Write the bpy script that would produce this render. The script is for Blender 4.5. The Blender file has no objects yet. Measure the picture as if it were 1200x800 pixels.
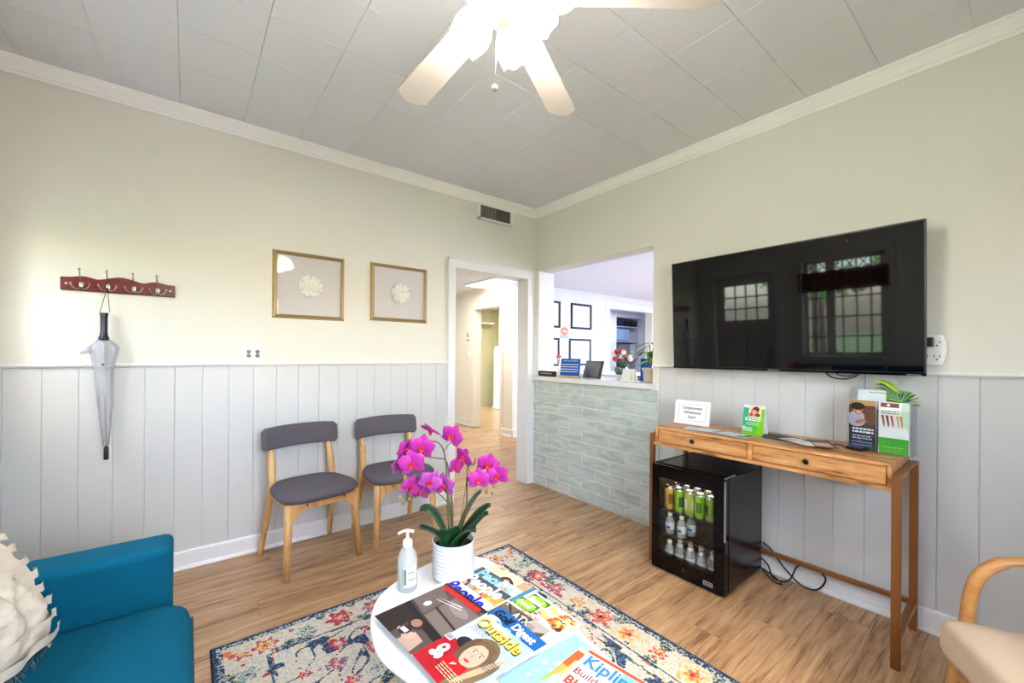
import bpy, bmesh, math, random
from mathutils import Vector, Matrix, noise
sc = bpy.context.scene
COL = sc.collection
PI = math.pi
R = math.radians
rnd = random.Random(7)

# ---------------------------------------------------------------- camera
def camera():
    cam = bpy.data.cameras.new('camera')
    o = bpy.data.objects.new('camera', cam); COL.objects.link(o)
    a, roll = R(51.77), 0.0076
    F = Vector((math.cos(a), math.sin(a), 0)); Rt = Vector((math.sin(a), -math.cos(a), 0)); U = Vector((0, 0, 1))
    X = Rt*math.cos(roll) + U*math.sin(roll); Y = -Rt*math.sin(roll) + U*math.cos(roll); Z = -F
    m = Matrix((X, Y, Z)).transposed().to_4x4(); m.translation = Vector((-2.747, -3.127, 1.2865))
    o.matrix_world = m
    cam.sensor_width = 36; cam.lens = 36*482.8/1200
    cam.shift_x = -0.7/1200; cam.shift_y = 14.7/1200
    cam.clip_start = 0.05
    sc.camera = o
camera()

# ---------------------------------------------------------------- sky
w = bpy.data.worlds.new('sky'); sc.world = w; w.use_nodes = True
nt = w.node_tree; nt.nodes.clear()
sky = nt.nodes.new('ShaderNodeTexSky'); sky.sky_type = 'NISHITA'; sky.sun_disc = False
sky.sun_elevation = R(48); sky.sun_rotation = R(200); sky.air_density = 1.0; sky.dust_density = 2.0
bg = nt.nodes.new('ShaderNodeBackground'); bg.inputs['Strength'].default_value = 3.2
out = nt.nodes.new('ShaderNodeOutputWorld')
nt.links.new(sky.outputs[0], bg.inputs[0]); nt.links.new(bg.outputs[0], out.inputs[0])

# ---------------------------------------------------------------- lamps (lights of the rooms)
def area(name, loc, size, power, color, rot=(0, 0, 0), sy=None):
    l = bpy.data.lights.new(name, 'AREA'); l.energy = power; l.color = color
    l.shape = 'RECTANGLE'; l.size = size; l.size_y = sy or size
    o = bpy.data.objects.new(name, l); o.location = loc; o.rotation_euler = rot; COL.objects.link(o); return o
FAN_POWER = 16.0           # each of the four fan bulbs
area('reception_daylight', (3.4, -3.25, 1.5), 2.3, 118, (0.72, 0.82, 1.0), (R(90), 0, 0), 1.4)      # big window of the reception room
area('hall_panel_light', (0.45, 2.25, 2.37), 0.55, 27, (1.0, 0.97, 0.92), (0, 0, 0), 1.1)
area('reception_ceiling_light', (2.2, 0.2, 2.37), 0.8, 18, (0.86, 0.90, 1.0))
area('far_hall_light', (2.6, 3.9, 2.36), 0.6, 32, (1.0, 0.97, 0.92))
area('supply_room_light', (5.3, 2.6, 2.36), 0.6, 16, (0.9, 0.93, 1.0))
area('added_rear_fill', (-2.15, -4.30, 1.62), 1.05, 8, (1.0, 0.95, 0.90), (R(90), 0, 0), 1.0)   # unseen fill lamp, added outside the invented rear window
sun = bpy.data.lights.new('sun', 'SUN'); sun.energy = 30; sun.angle = R(1); so = bpy.data.objects.new('sun', sun); so.rotation_euler = (0, R(42), 0); COL.objects.link(so)   # from behind the house, lights the garden
sc.view_settings.view_transform = 'Standard'; sc.view_settings.look = 'None'
sc.view_settings.exposure = 0.55; sc.view_settings.gamma = 1.0
sc.view_settings.use_curve_mapping = False

# ---------------------------------------------------------------- materials
def srgb(c):
    return tuple(((x/255.)/12.92 if x/255. <= 0.04045 else (((x/255.)+0.055)/1.055)**2.4) for x in c[:3]) + (1,)
MATS = {}
def mat(name, c, rough=0.5, metal=0.0, nscale=0, namp=0.0, bump=0.0, bscale=200, **kw):
    """c is sRGB 0..255; noise mottles the colour by +-namp"""
    if name in MATS: return MATS[name]
    m = bpy.data.materials.new(name); m.use_nodes = True; MATS[name] = m
    n = m.node_tree; b = n.nodes['Principled BSDF']
    b.inputs['Base Color'].default_value = srgb(c); b.inputs['Roughness'].default_value = rough; b.inputs['Metallic'].default_value = metal
    for k, v in kw.items():
        b.inputs[k.replace('_', ' ')].default_value = v
    if nscale:
        tc = n.nodes.new('ShaderNodeTexCoord'); no = n.nodes.new('ShaderNodeTexNoise'); no.inputs['Scale'].default_value = nscale; no.inputs['Detail'].default_value = 4
        mr = n.nodes.new('ShaderNodeMapRange'); mr.inputs['To Min'].default_value = 1-namp; mr.inputs['To Max'].default_value = 1+namp
        mx = n.nodes.new('ShaderNodeMix'); mx.data_type = 'RGBA'; mx.blend_type = 'MULTIPLY'; mx.inputs[0].default_value = 1
        mx.inputs[6].default_value = srgb(c)
        n.links.new(tc.outputs['Object'], no.inputs['Vector']); n.links.new(no.outputs['Fac'], mr.inputs['Value'])
        n.links.new(mr.outputs[0], mx.inputs[7]); n.links.new(mx.outputs[2], b.inputs['Base Color'])
    if bump:
        tc = n.nodes.new('ShaderNodeTexCoord'); no = n.nodes.new('ShaderNodeTexNoise'); no.inputs['Scale'].default_value = bscale; no.inputs['Detail'].default_value = 3
        bp = n.nodes.new('ShaderNodeBump'); bp.inputs['Strength'].default_value = bump; bp.inputs['Distance'].default_value = 0.002
        n.links.new(tc.outputs['Object'], no.inputs['Vector']); n.links.new(no.outputs['Fac'], bp.inputs['Height']); n.links.new(bp.outputs[0], b.inputs['Normal'])
    return m
def emis(name, c, strength, base=(255, 255, 255)):
    m = mat(name, base, 0.5); b = m.node_tree.nodes['Principled BSDF']
    b.inputs['Emission Color'].default_value = srgb(c); b.inputs['Emission Strength'].default_value = strength; return m
def wood(name, dark, mid, light, axis='X', scale=1.0, rough=0.45, perobj=0.0, stretch=14, knots=0.0):
    if name in MATS: return MATS[name]
    m = bpy.data.materials.new(name); m.use_nodes = True; MATS[name] = m
    n = m.node_tree; L = n.links.new; b = n.nodes['Principled BSDF']; b.inputs['Roughness'].default_value = rough
    tc = n.nodes.new('ShaderNodeTexCoord'); oi = n.nodes.new('ShaderNodeObjectInfo')
    add = n.nodes.new('ShaderNodeVectorMath'); add.operation = 'ADD'
    sm = n.nodes.new('ShaderNodeVectorMath'); sm.operation = 'SCALE'; sm.inputs[0].default_value = (37.1, 17.3, 5.7); L(oi.outputs['Random'], sm.inputs['Scale'])
    L(tc.outputs['Object'], add.inputs[0]); L(sm.outputs[0], add.inputs[1])
    mp = n.nodes.new('ShaderNodeMapping'); s = {'X': (scale, scale*stretch, scale*stretch), 'Y': (scale*stretch, scale, scale*stretch), 'Z': (scale*stretch, scale*stretch, scale)}[axis]
    mp.inputs['Scale'].default_value = s; L(add.outputs[0], mp.inputs['Vector'])
    n1 = n.nodes.new('ShaderNodeTexNoise'); n1.inputs['Scale'].default_value = 2.2; n1.inputs['Detail'].default_value = 6; n1.inputs['Distortion'].default_value = 0.8
    L(mp.outputs[0], n1.inputs['Vector'])
    n2 = n.nodes.new('ShaderNodeTexNoise'); n2.inputs['Scale'].default_value = 9; n2.inputs['Detail'].default_value = 5; L(mp.outputs[0], n2.inputs['Vector'])
    mxf = n.nodes.new('ShaderNodeMath'); mxf.operation = 'MULTIPLY_ADD'; mxf.inputs[1].default_value = 0.4
    sc6 = n.nodes.new('ShaderNodeMath'); sc6.operation = 'MULTIPLY'; sc6.inputs[1].default_value = 0.6; L(n1.outputs['Fac'], sc6.inputs[0])
    L(n2.outputs['Fac'], mxf.inputs[0]); L(sc6.outputs[0], mxf.inputs[2])
    cr = n.nodes.new('ShaderNodeValToRGB'); e = cr.color_ramp.elements
    e[0].position = 0.34; e[0].color = srgb(dark); e[1].position = 0.66; e[1].color = srgb(light)
    el = cr.color_ramp.elements.new(0.47); el.color = srgb(mid)
    L(mxf.outputs[0], cr.inputs['Fac'])
    last = cr.outputs['Color']
    if perobj:
        mr = n.nodes.new('ShaderNodeMapRange'); mr.inputs['To Min'].default_value = 1-perobj; mr.inputs['To Max'].default_value = 1+perobj
        L(oi.outputs['Random'], mr.inputs['Value'])
        mx = n.nodes.new('ShaderNodeMix'); mx.data_type = 'RGBA'; mx.blend_type = 'MULTIPLY'; mx.inputs[0].default_value = 1
        L(last, mx.inputs[6]); L(mr.outputs[0], mx.inputs[7]); last = mx.outputs[2]
    L(last, b.inputs['Base Color'])
    bp = n.nodes.new('ShaderNodeBump'); bp.inputs['Strength'].default_value = 0.12; bp.inputs['Distance'].default_value = 0.001
    L(n2.outputs['Fac'], bp.inputs['Height']); L(bp.outputs[0], b.inputs['Normal'])
    return m
def glass(name, tint=(253, 254, 254), alpha=0.05, rough=0.03):
    """thin pane: mostly clear, with a real glossy reflection"""
    if name in MATS: return MATS[name]
    m = bpy.data.materials.new(name); m.use_nodes = True; MATS[name] = m
    n = m.node_tree; n.nodes.clear(); L = n.links.new
    o = n.nodes.new('ShaderNodeOutputMaterial'); tr = n.nodes.new('ShaderNodeBsdfTransparent'); tr.inputs[0].default_value = srgb(tint)
    gl = n.nodes.new('ShaderNodeBsdfGlossy'); gl.inputs['Roughness'].default_value = rough
    lw = n.nodes.new('ShaderNodeLayerWeight'); lw.inputs['Blend'].default_value = 0.5
    fr = n.nodes.new('ShaderNodeMath'); fr.operation = 'POWER'; fr.inputs[1].default_value = 5.0; L(lw.outputs['Facing'], fr.inputs[0])
    ad = n.nodes.new('ShaderNodeMath'); ad.operation = 'MULTIPLY_ADD'; ad.inputs[1].default_value = 0.8; ad.inputs[2].default_value = alpha; ad.use_clamp = True
    mx = n.nodes.new('ShaderNodeMixShader'); L(fr.outputs[0], ad.inputs[0]); L(ad.outputs[0], mx.inputs[0]); L(tr.outputs[0], mx.inputs[1]); L(gl.outputs[0], mx.inputs[2]); L(mx.outputs[0], o.inputs[0])
    return m
def film(name, c, cover):
    """translucent plastic film: part see-through, part pale diffuse"""
    if name in MATS: return MATS[name]
    m = bpy.data.materials.new(name); m.use_nodes = True; MATS[name] = m
    n = m.node_tree; L = n.links.new; b = n.nodes['Principled BSDF']; b.inputs['Base Color'].default_value = srgb(c); b.inputs['Roughness'].default_value = 0.12
    b.inputs['Alpha'].default_value = cover
    return m
def pm(c):     # flat print ink
    return mat('ink_%d_%d_%d' % tuple(c), c, 0.6, Specular_IOR_Level=.25)

# ---------------------------------------------------------------- mesh builder
class MB:
    def __init__(s): s.v = []; s.f = []; s.mi = []; s.sm = []
    def add(s, vs, fs, mi=0, sm=False, T=None):
        b = len(s.v)
        for p in vs:
            p = Vector(p); s.v.append(T @ p if T else p)
        for f in fs: s.f.append(tuple(i+b for i in f)); s.mi.append(mi); s.sm.append(sm)
        return s
    def box(s, x0, x1, y0, y1, z0, z1, mi=0, T=None):
        v = [(x0, y0, z0), (x1, y0, z0), (x1, y1, z0), (x0, y1, z0), (x0, y0, z1), (x1, y0, z1), (x1, y1, z1), (x0, y1, z1)]
        return s.add(v, [(0, 3, 2, 1), (4, 5, 6, 7), (0, 1, 5, 4), (1, 2, 6, 5), (2, 3, 7, 6), (3, 0, 4, 7)], mi, False, T)
    def lathe(s, prof, n=24, T=None, mi=0, sm=True, cap=True):
        vs = []; fs = []
        for r, z in prof:
            for k in range(n):
                a = 2*PI*k/n; vs.append((r*math.cos(a), r*math.sin(a), z))
        for j in range(len(prof)-1):
            for k in range(n):
                k2 = (k+1) % n; fs.append((j*n+k, j*n+k2, (j+1)*n+k2, (j+1)*n+k))
        s.add(vs, fs, mi, sm, T)
        if cap:
            if prof[0][0] > 1e-5: s.add(vs[:n], [tuple(range(n))[::-1]], mi, False, T)
            if prof[-1][0] > 1e-5: s.add(vs[-n:], [tuple(range(n))], mi, False, T)
        return s
    def tube(s, pts, r, n=8, mi=0, T=None, sm=True, sx=1.0):
        pts = [Vector(p) for p in pts]; m = len(pts)
        rr = r if isinstance(r, (list, tuple)) else [r]*m
        tang = []
        for i in range(m):
            a = pts[max(i-1, 0)]; b = pts[min(i+1, m-1)]; tang.append((b-a).normalized())
        up = Vector((0, 0, 1)) if abs(tang[0].z) < 0.9 else Vector((1, 0, 0))
        u = tang[0].cross(up).normalized(); vs = []
        for i in range(m):
            t = tang[i]; u = (u - t*u.dot(t)).normalized(); v = t.cross(u)
            for k in range(n):
                a = 2*PI*k/n; vs.append(pts[i] + (u*math.cos(a)*sx + v*math.sin(a))*rr[i])
        fs = [(i*n+k, i*n+(k+1) % n, (i+1)*n+(k+1) % n, (i+1)*n+k) for i in range(m-1) for k in range(n)]
        fs.append(tuple(range(n))[::-1]); fs.append(tuple((m-1)*n+k for k in range(n)))
        return s.add(vs, fs, mi, sm, T)
    def prism(s, pts, z0, z1, mi=0, T=None, sm=False):
        n = len(pts); vs = [(p[0], p[1], z0) for p in pts] + [(p[0], p[1], z1) for p in pts]
        fs = [tuple(range(n))[::-1], tuple(range(n, 2*n))] + [(k, (k+1) % n, n+(k+1) % n, n+k) for k in range(n)]
        return s.add(vs, fs, mi, sm, T)
    def loft(s, rings, mi=0, sm=True, cap=True, T=None, closed=True):
        n = len(rings[0]); vs = [p for r in rings for p in r]; fs = []
        for j in range(len(rings)-1):
            for k in range(n if closed else n-1):
                k2 = (k+1) % n; fs.append((j*n+k, j*n+k2, (j+1)*n+k2, (j+1)*n+k))
        if cap and closed: fs.append(tuple(range(n))[::-1]); fs.append(tuple((len(rings)-1)*n+k for k in range(n)))
        return s.add(vs, fs, mi, sm, T)
    def grid(s, nx, ny, fn, mi=0, sm=True, T=None):
        vs = [fn(i/nx, j/ny) for j in range(ny+1) for i in range(nx+1)]
        fs = [(j*(nx+1)+i, j*(nx+1)+i+1, (j+1)*(nx+1)+i+1, (j+1)*(nx+1)+i) for j in range(ny) for i in range(nx)]
        return s.add(vs, fs, mi, sm, T)
    def ball(s, c, r, n=12, mi=0, sc3=(1, 1, 1), T=None):
        prof = [(math.sin(PI*j/(n//2))*r, -math.cos(PI*j/(n//2))*r) for j in range(n//2+1)]
        M = Matrix.Translation(c) @ Matrix.Diagonal((*sc3, 1))
        if T: M = T @ M
        return s.lathe(prof, n, M, mi, True, False)
    def mesh(s, name, mats):
        me = bpy.data.meshes.new(name); me.from_pydata([tuple(p) for p in s.v], [], s.f)
        for m in (mats if isinstance(mats, (list, tuple)) else [mats]): me.materials.append(m)
        me.polygons.foreach_set('material_index', s.mi); me.polygons.foreach_set('use_smooth', s.sm)
        me.validate(); me.update(); return me
    def build(s, name, mats, parent=None, loc=None, rot=None, bevel=0, seg=2, sub=0, solid=0, weld=False):
        o = bpy.data.objects.new(name, s.mesh(name, mats)); COL.objects.link(o)
        if parent: o.parent = parent
        if loc: o.location = loc
        if rot: o.rotation_euler = rot
        if weld or sub or bevel:
            bm = bmesh.new(); bm.from_mesh(o.data); bmesh.ops.remove_doubles(bm, verts=bm.verts, dist=1e-5)
            bmesh.ops.recalc_face_normals(bm, faces=bm.faces); bm.to_mesh(o.data); bm.free()
        if solid:
            m = o.modifiers.new('s', 'SOLIDIFY'); m.thickness = solid; m.offset = 0
        if bevel:
            m = o.modifiers.new('b', 'BEVEL'); m.width = bevel; m.segments = seg; m.limit_method = 'ANGLE'; m.angle_limit = R(35)
        if sub:
            m = o.modifiers.new('u', 'SUBSURF'); m.levels = sub; m.render_levels = sub
        return o
def lab(o, label=None, cat=None, group=None, kind=None):
    if label: o['label'] = label
    if cat: o['category'] = cat
    if group: o['group'] = group
    if kind: o['kind'] = kind
    return o
def thing(name, label, cat, loc=(0, 0, 0), rz=0, group=None, rot=None):
    o = bpy.data.objects.new(name, None); o.empty_display_size = 0.05; COL.objects.link(o)
    o.location = loc; o.rotation_euler = rot or (0, 0, rz); return lab(o, label, cat, group)
def struct(o): o['kind'] = 'structure'; return o
KIDS = {}
def dup(root, loc, rz, label=None, group=None):
    def cp(o, par):
        c = o.copy(); COL.objects.link(c); c.parent = par
        for ch in [x for x in bpy.data.objects if x.parent == o]: cp(ch, c)
        return c
    r = cp(root, None); r.location = loc; r.rotation_euler = (0, 0, rz)
    if label: r['label'] = label
    if group: r['group'] = group
    return r
def lettering(body, size, m, parent, M, name='lettering', ext=0.0002, bold=0.0, align='CENTER', sx=1.0, shear=0.0, spacing=1.0):
    cu = bpy.data.curves.new('t', 'FONT'); cu.body = body; cu.size = size; cu.extrude = ext; cu.offset = bold
    cu.align_x = align; cu.align_y = 'CENTER'; cu.shear = shear; cu.space_character = spacing; cu.resolution_u = 3
    t = bpy.data.objects.new('t', cu); COL.objects.link(t)
    dg = bpy.context.evaluated_depsgraph_get(); dg.update()
    me = bpy.data.meshes.new_from_object(t.evaluated_get(dg)); bpy.data.objects.remove(t); bpy.data.curves.remove(cu)
    me.transform(Matrix.Diagonal((sx, 1, 1, 1))); me.materials.clear(); me.materials.append(m)
    o = bpy.data.objects.new(name, me); COL.objects.link(o); o.parent = parent; o.matrix_local = M; return o
def ell(cx, cy, rx, ry=None, a=0, n=18):
    ry = ry or rx; ca, sa = math.cos(a), math.sin(a)
    return [(cx+rx*math.cos(2*PI*k/n)*ca-ry*math.sin(2*PI*k/n)*sa, cy+rx*math.cos(2*PI*k/n)*sa+ry*math.sin(2*PI*k/n)*ca) for k in range(n)]
def rect(x0, x1, y0, y1): return [(x0, y0), (x1, y0), (x1, y1), (x0, y1)]
def art(name, parent, M, items, z=0.0, step=0.00012):
    """flat print: coloured shapes laid over one another on a local plane"""
    mb = MB(); mats = []; idx = {}
    for i, (pts, c) in enumerate(items):
        m = pm(c)
        if m.name not in idx: idx[m.name] = len(mats); mats.append(m)
        mb.add([(p[0], p[1], z+(i+1)*step) for p in pts], [tuple(range(len(pts)))], idx[m.name])
    o = mb.build(name, mats, parent); o.matrix_local = M; return o
def spline(pts, n=8, closed=False):
    P = [Vector(p) for p in pts]; m = len(P); out = []
    rng = m if closed else m-1
    for i in range(rng):
        if closed: a, b, c, d = P[(i-1) % m], P[i], P[(i+1) % m], P[(i+2) % m]
        else: a, b, c, d = P[max(i-1, 0)], P[i], P[i+1], P[min(i+2, m-1)]
        for k in range(n):
            t = k/n; out.append(0.5*((2*b)+(c-a)*t+(2*a-5*b+4*c-d)*t*t+(3*b-a-3*c+d)*t**3))
    if not closed: out.append(P[-1])
    return out
def RX(a): return Matrix.Rotation(a, 4, 'X')
def RY(a): return Matrix.Rotation(a, 4, 'Y')
def RZ(a): return Matrix.Rotation(a, 4, 'Z')
def TR(*p): return Matrix.Translation(p)

# common materials
PAINT = mat('sage_cream_wall_paint', (220, 218, 208), 0.55, nscale=1.5, namp=0.02, bump=0.15, bscale=350)
WHITE = mat('white_gloss_paint', (228, 228, 229), 0.32, nscale=6, namp=0.015)
BOARD = mat('painted_white_board', (204, 204, 203), 0.38, nscale=9, namp=0.025, bump=0.1, bscale=120)
REC = mat('pale_reception_paint', (214, 221, 240), 0.5)
CREAM = mat('cream_hall_paint', (232, 228, 216), 0.5)
TILEC = mat('grey_ceiling_tile', (222, 224, 228), 0.7, nscale=5, namp=0.015, bump=0.35, bscale=45)
DARKGAP = mat('dark_gap', (70, 68, 64), 0.9)
BLACK = mat('black_plastic', (14, 14, 15), 0.35)
GLOSSBLACK = mat('gloss_black', (4, 4, 5), 0.08, Specular_IOR_Level=.3)
PLASTIC = mat('white_plastic', (238, 238, 235), 0.3)
PAPER = mat('white_paper', (240, 240, 238), 0.6)
CHROME = mat('polished_metal', (215, 215, 215), 0.2, 1.0)
OAK = wood('light_oak', (176, 124, 70), (203, 155, 98), (221, 178, 122), 'Z', 1.2, 0.42, stretch=9)
FLOORWOOD = wood('floor_vinyl_wood', (110, 75, 46), (172, 134, 96), (202, 167, 128), 'X', 0.9, 0.36, 0.11, stretch=13)
ACACIA = wood('acacia_wood', (98, 54, 24), (188, 128, 70), (216, 166, 108), 'Y', 1.5, 0.4, 0.05, stretch=8)
COPPER = mat('bronze_metal', (142, 92, 48), 0.38, 0.55)
CLEAR = glass('clear_glass')

# ================================================================ the setting
W, D, H = -3.55, -4.1, 2.72      # far ends of the waiting room, ceiling height
def slabwall(name, axis, a0, a1, u0, u1, z0, z1, holes, m, extra=None):
    us = sorted({u0, u1, *[h[0] for h in holes], *[h[1] for h in holes]}); zs = sorted({z0, z1, *[h[2] for h in holes], *[h[3] for h in holes]})
    us = [u for u in us if u0 <= u <= u1]; zs = [z for z in zs if z0 <= z <= z1]
    mb = MB()
    for i in range(len(us)-1):
        for j in range(len(zs)-1):
            cu, cz = (us[i]+us[i+1])/2, (zs[j]+zs[j+1])/2
            if any(h[0] < cu < h[1] and h[2] < cz < h[3] for h in holes): continue
            if axis == 'y': mb.box(us[i], us[i+1], a0, a1, zs[j], zs[j+1])
            else: mb.box(a0, a1, us[i], us[i+1], zs[j], zs[j+1])
    for e in (extra or []): mb.box(*e)
    return struct(mb.build(name, m))
# left wall (pictures): doorway x -0.93..-0.10
wl = slabwall('wall_left', 'y', 0.012, 0.13, W-0.15, 0.0, 0, H+.05, [(-0.93, -0.10, 0, 2.04)], PAINT,
              [(W, -0.93, 0, 0.012, 1.2, H+.02), (-0.93, -0.10, 0, 0.012, 2.04, H+.02), (-0.10, 0, 0, 0.012, 0, H+.02)])
wr = slabwall('wall_right', 'x', 0.012, 0.15, D-0.15, 0.13, 0, H+.05, [(-1.345, -0.06, 1.03, 2.112)], PAINT,
              [(0, 0.012, D, -1.345, 1.2, H+.02), (0, 0.012, -1.345, -0.06, 2.112, H+.02), (0, 0.012, -0.06, 0, 1.03, H+.02), (0, 0.012, -1.404, -1.345, 1.03, 1.2)])
wf = slabwall('wall_front', 'x', W-0.15, W, D-0.15, 0.13, 0, H+.05, [(-1.02, -0.24, 0, 2.05), (-2.10, -1.33, 0.93, 2.10)], PAINT)
wb = slabwall('wall_back', 'y', D-0.15, D, W, 0.012, 0, H+.05, [(-2.7, -1.6, 1.1, 2.15)], PAINT)
# white jambs of the reception opening
struct(MB().box(-0.004, 0.20, -0.064, -0.0006, 1.0722, 2.1115).build('trim_1', mat('jamb_white', (236, 236, 236), 0.45)))
# wainscot boards
def vplank(parent, u, wd, z0, z1, axis, sh={}):
    key = (round(wd, 4), round(z0, 3), round(z1, 3), axis)
    if key not in sh:
        mb = MB(); c = 0.0026
        prof = [(0, 0.012), (0, c), (c, 0), (wd-c, 0), (wd, c), (wd, 0.012)]
        if axis == 'y': mb.add([(p[0], p[1], z) for z in (z0, z1) for p in prof], [(k, k+1, k+7, k+6) for k in range(5)] + [(5, 4, 3, 2, 1, 0), (6, 7, 8, 9, 10, 11), (5, 0, 6, 11)])
        else: mb.add([(p[1], -p[0], z) for z in (z0, z1) for p in prof], [(k, k+1, k+7, k+6) for k in range(5)] + [(5, 4, 3, 2, 1, 0), (6, 7, 8, 9, 10, 11), (5, 0, 6, 11)])
        sh[key] = mb.mesh('board', BOARD)
    o = bpy.data.objects.new('board', sh[key]); COL.objects.link(o); o.parent = parent
    e = rnd.uniform(-0.0008, 0.0008)
    o.location = (u, e, 0) if axis == 'y' else (e, u, 0)
    return o
u = -0.993
first = True
us = [-0.993] + [-1.104-0.131*k for k in range(20)]
for a, b in zip(us[:-1], us[1:]):
    if b < W: b = W
    if a - b > 0.02: vplank(wl, b+0.0003, a-b-0.0006, 0.02, 1.2, 'y')
us = [-1.404-0.131*k for k in range(22)]
for a, b in zip(us[:-1], us[1:]):
    b = max(b, D)
    if a - b > 0.02: vplank(wr, a-0.0003, a-b-0.0006, 0.02, 1.2, 'x')
# wall tiles of the half wall: running bond
TILEM = None
def tile_material():
    m = bpy.data.materials.new('glazed_grey_green_tile'); m.use_nodes = True; n = m.node_tree; L = n.links.new; b = n.nodes['Principled BSDF']; b.inputs['Roughness'].default_value = 0.16
    tc = n.nodes.new('ShaderNodeTexCoord'); oi = n.nodes.new('ShaderNodeObjectInfo')
    s = n.nodes.new('ShaderNodeVectorMath'); s.operation = 'SCALE'; s.inputs[0].default_value = (3, 31, 17); L(oi.outputs['Random'], s.inputs['Scale'])
    a = n.nodes.new('ShaderNodeVectorMath'); a.operation = 'ADD'; L(tc.outputs['Object'], a.inputs[0]); L(s.outputs[0], a.inputs[1])
    mp = n.nodes.new('ShaderNodeMapping'); mp.inputs['Scale'].default_value = (1, 1.6, 9); mp.inputs['Rotation'].default_value = (0.10, 0, 0); L(a.outputs[0], mp.inputs['Vector'])
    no = n.nodes.new('ShaderNodeTexNoise'); no.inputs['Scale'].default_value = 2.0; no.inputs['Detail'].default_value = 3; no.inputs['Distortion'].default_value = 1.6; L(mp.outputs[0], no.inputs['Vector'])
    cr = n.nodes.new('ShaderNodeValToRGB'); e = cr.color_ramp.elements; e[0].position = .30; e[0].color = srgb((166, 180, 174)); e[1].position = .70; e[1].color = srgb((204, 210, 205))
    x = cr.color_ramp.elements.new(.5); x.color = srgb((188, 197, 192)); L(no.outputs['Fac'], cr.inputs['Fac']); L(cr.outputs[0], b.inputs['Base Color'])
    return m
TILEM = tile_material()
struct(MB().box(-0.0178, 0.013, -1.404, 0.0, 0.0, 1.03).build('trim_2', mat('pale_grout', (224, 224, 218), 0.8)))
grout = bpy.data.objects['trim_2']
tsh = {}
def tile(y1, y0, z0, z1):
    k = (round(y1-y0, 3), round(z1-z0, 3))
    if k not in tsh:
        w_, h_ = y1-y0, z1-z0; c = 0.0025; t = 0.009
        v = [(0, 0, 0), (0, w_, 0), (0, w_, h_), (0, 0, h_), (-t+c, 0, 0), (-t+c, w_, 0), (-t+c, w_, h_), (-t+c, 0, h_), (-t, c, c), (-t, w_-c, c), (-t, w_-c, h_-c), (-t, c, h_-c)]
        tsh[k] = MB().add(v, [(0, 1, 2, 3), (0, 4, 5, 1), (1, 5, 6, 2), (2, 6, 7, 3), (3, 7, 4, 0), (4, 8, 9, 5), (5, 9, 10, 6), (6, 10, 11, 7), (7, 11, 8, 4), (8, 11, 10, 9)]).mesh('tile', TILEM)
    o = bpy.data.objects.new('tile', tsh[k]); COL.objects.link(o); o.parent = grout
    o.location = (-0.012 + rnd.uniform(-.0006, .0004), y0, z0); return o
for r in range(10):
    off = -0.359 if (r % 2 == 1) else -0.208
    cuts = [0.0] + [c for c in [off+0.303-0.303*k for k in range(7)] if -1.40 < c < -0.012] + [-1.404]
    for a, b in zip(cuts[:-1], cuts[1:]):
        tile(a-0.0026, b+0.0026, 0.0025+r*0.1028, 0.0025+(r+1)*0.1028-0.0048)
# counter slab in the opening
t = MB().prism([(-.05, -.003), (-.05, -1.365), (-.0125, -1.365), (-.0125, -1.342), (.42, -1.342), (.42, -.064), (-.0125, -.064), (-.0125, -.003)], 1.031, 1.072).build('counter_slab', mat('white_quartz', (226, 226, 226), 0.25, nscale=14, namp=.02), bevel=0.003)
lab(t, 'white quartz counter slab on top of the grey-green tiled half wall', 'counter')

# ceiling tiles
ce = struct(MB().box(W-.15, 0.15, D-.15, 0.13, H+0.022, H+0.06).build('ceiling', DARKGAP))
xs = [-3.10-0.3095*k for k in (2, 1)]; xs = [W] + [x for x in [-3.10-0.3095*k for k in (1, )] if x > W] + [-3.10+0.3095*k for k in range(11)]
xs = [x for x in xs if x < -0.02] + [0.0]
ys = [0.0] + [-0.17-0.3095*k for k in range(13)] ; ys = [y for y in ys if y > D+0.02] + [D]
csh = {}
for i in range(len(xs)-1):
    for j in range(len(ys)-1):
        w_, h_ = xs[i+1]-xs[i]-0.0012, ys[j]-ys[j+1]-0.0012
        k = (round(w_, 3), round(h_, 3))
        if k not in csh:
            c = 0.0024; t = 0.02
            v = [(0, 0, t), (w_, 0, t), (w_, h_, t), (0, h_, t), (0, 0, c), (w_, 0, c), (w_, h_, c), (0, h_, c), (c, c, 0), (w_-c, c, 0), (w_-c, h_-c, 0), (c, h_-c, 0)]
            csh[k] = MB().add(v, [(0, 1, 2, 3), (0, 4, 5, 1), (1, 5, 6, 2), (2, 6, 7, 3), (3, 7, 4, 0), (4, 8, 9, 5), (5, 9, 10, 6), (6, 10, 11, 7), (7, 11, 8, 4), (8, 11, 10, 9)]).mesh('ceiling_tile', TILEC)
        o = bpy.data.objects.new('ceiling_tile', csh[k]); COL.objects.link(o); o.parent = ce
        o.location = (xs[i]+0.001, ys[j+1]+0.001, H+rnd.uniform(-.0012, .0008))
        o.rotation_euler = (rnd.uniform(-.002, .002), rnd.uniform(-.002, .002), 0)

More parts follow.
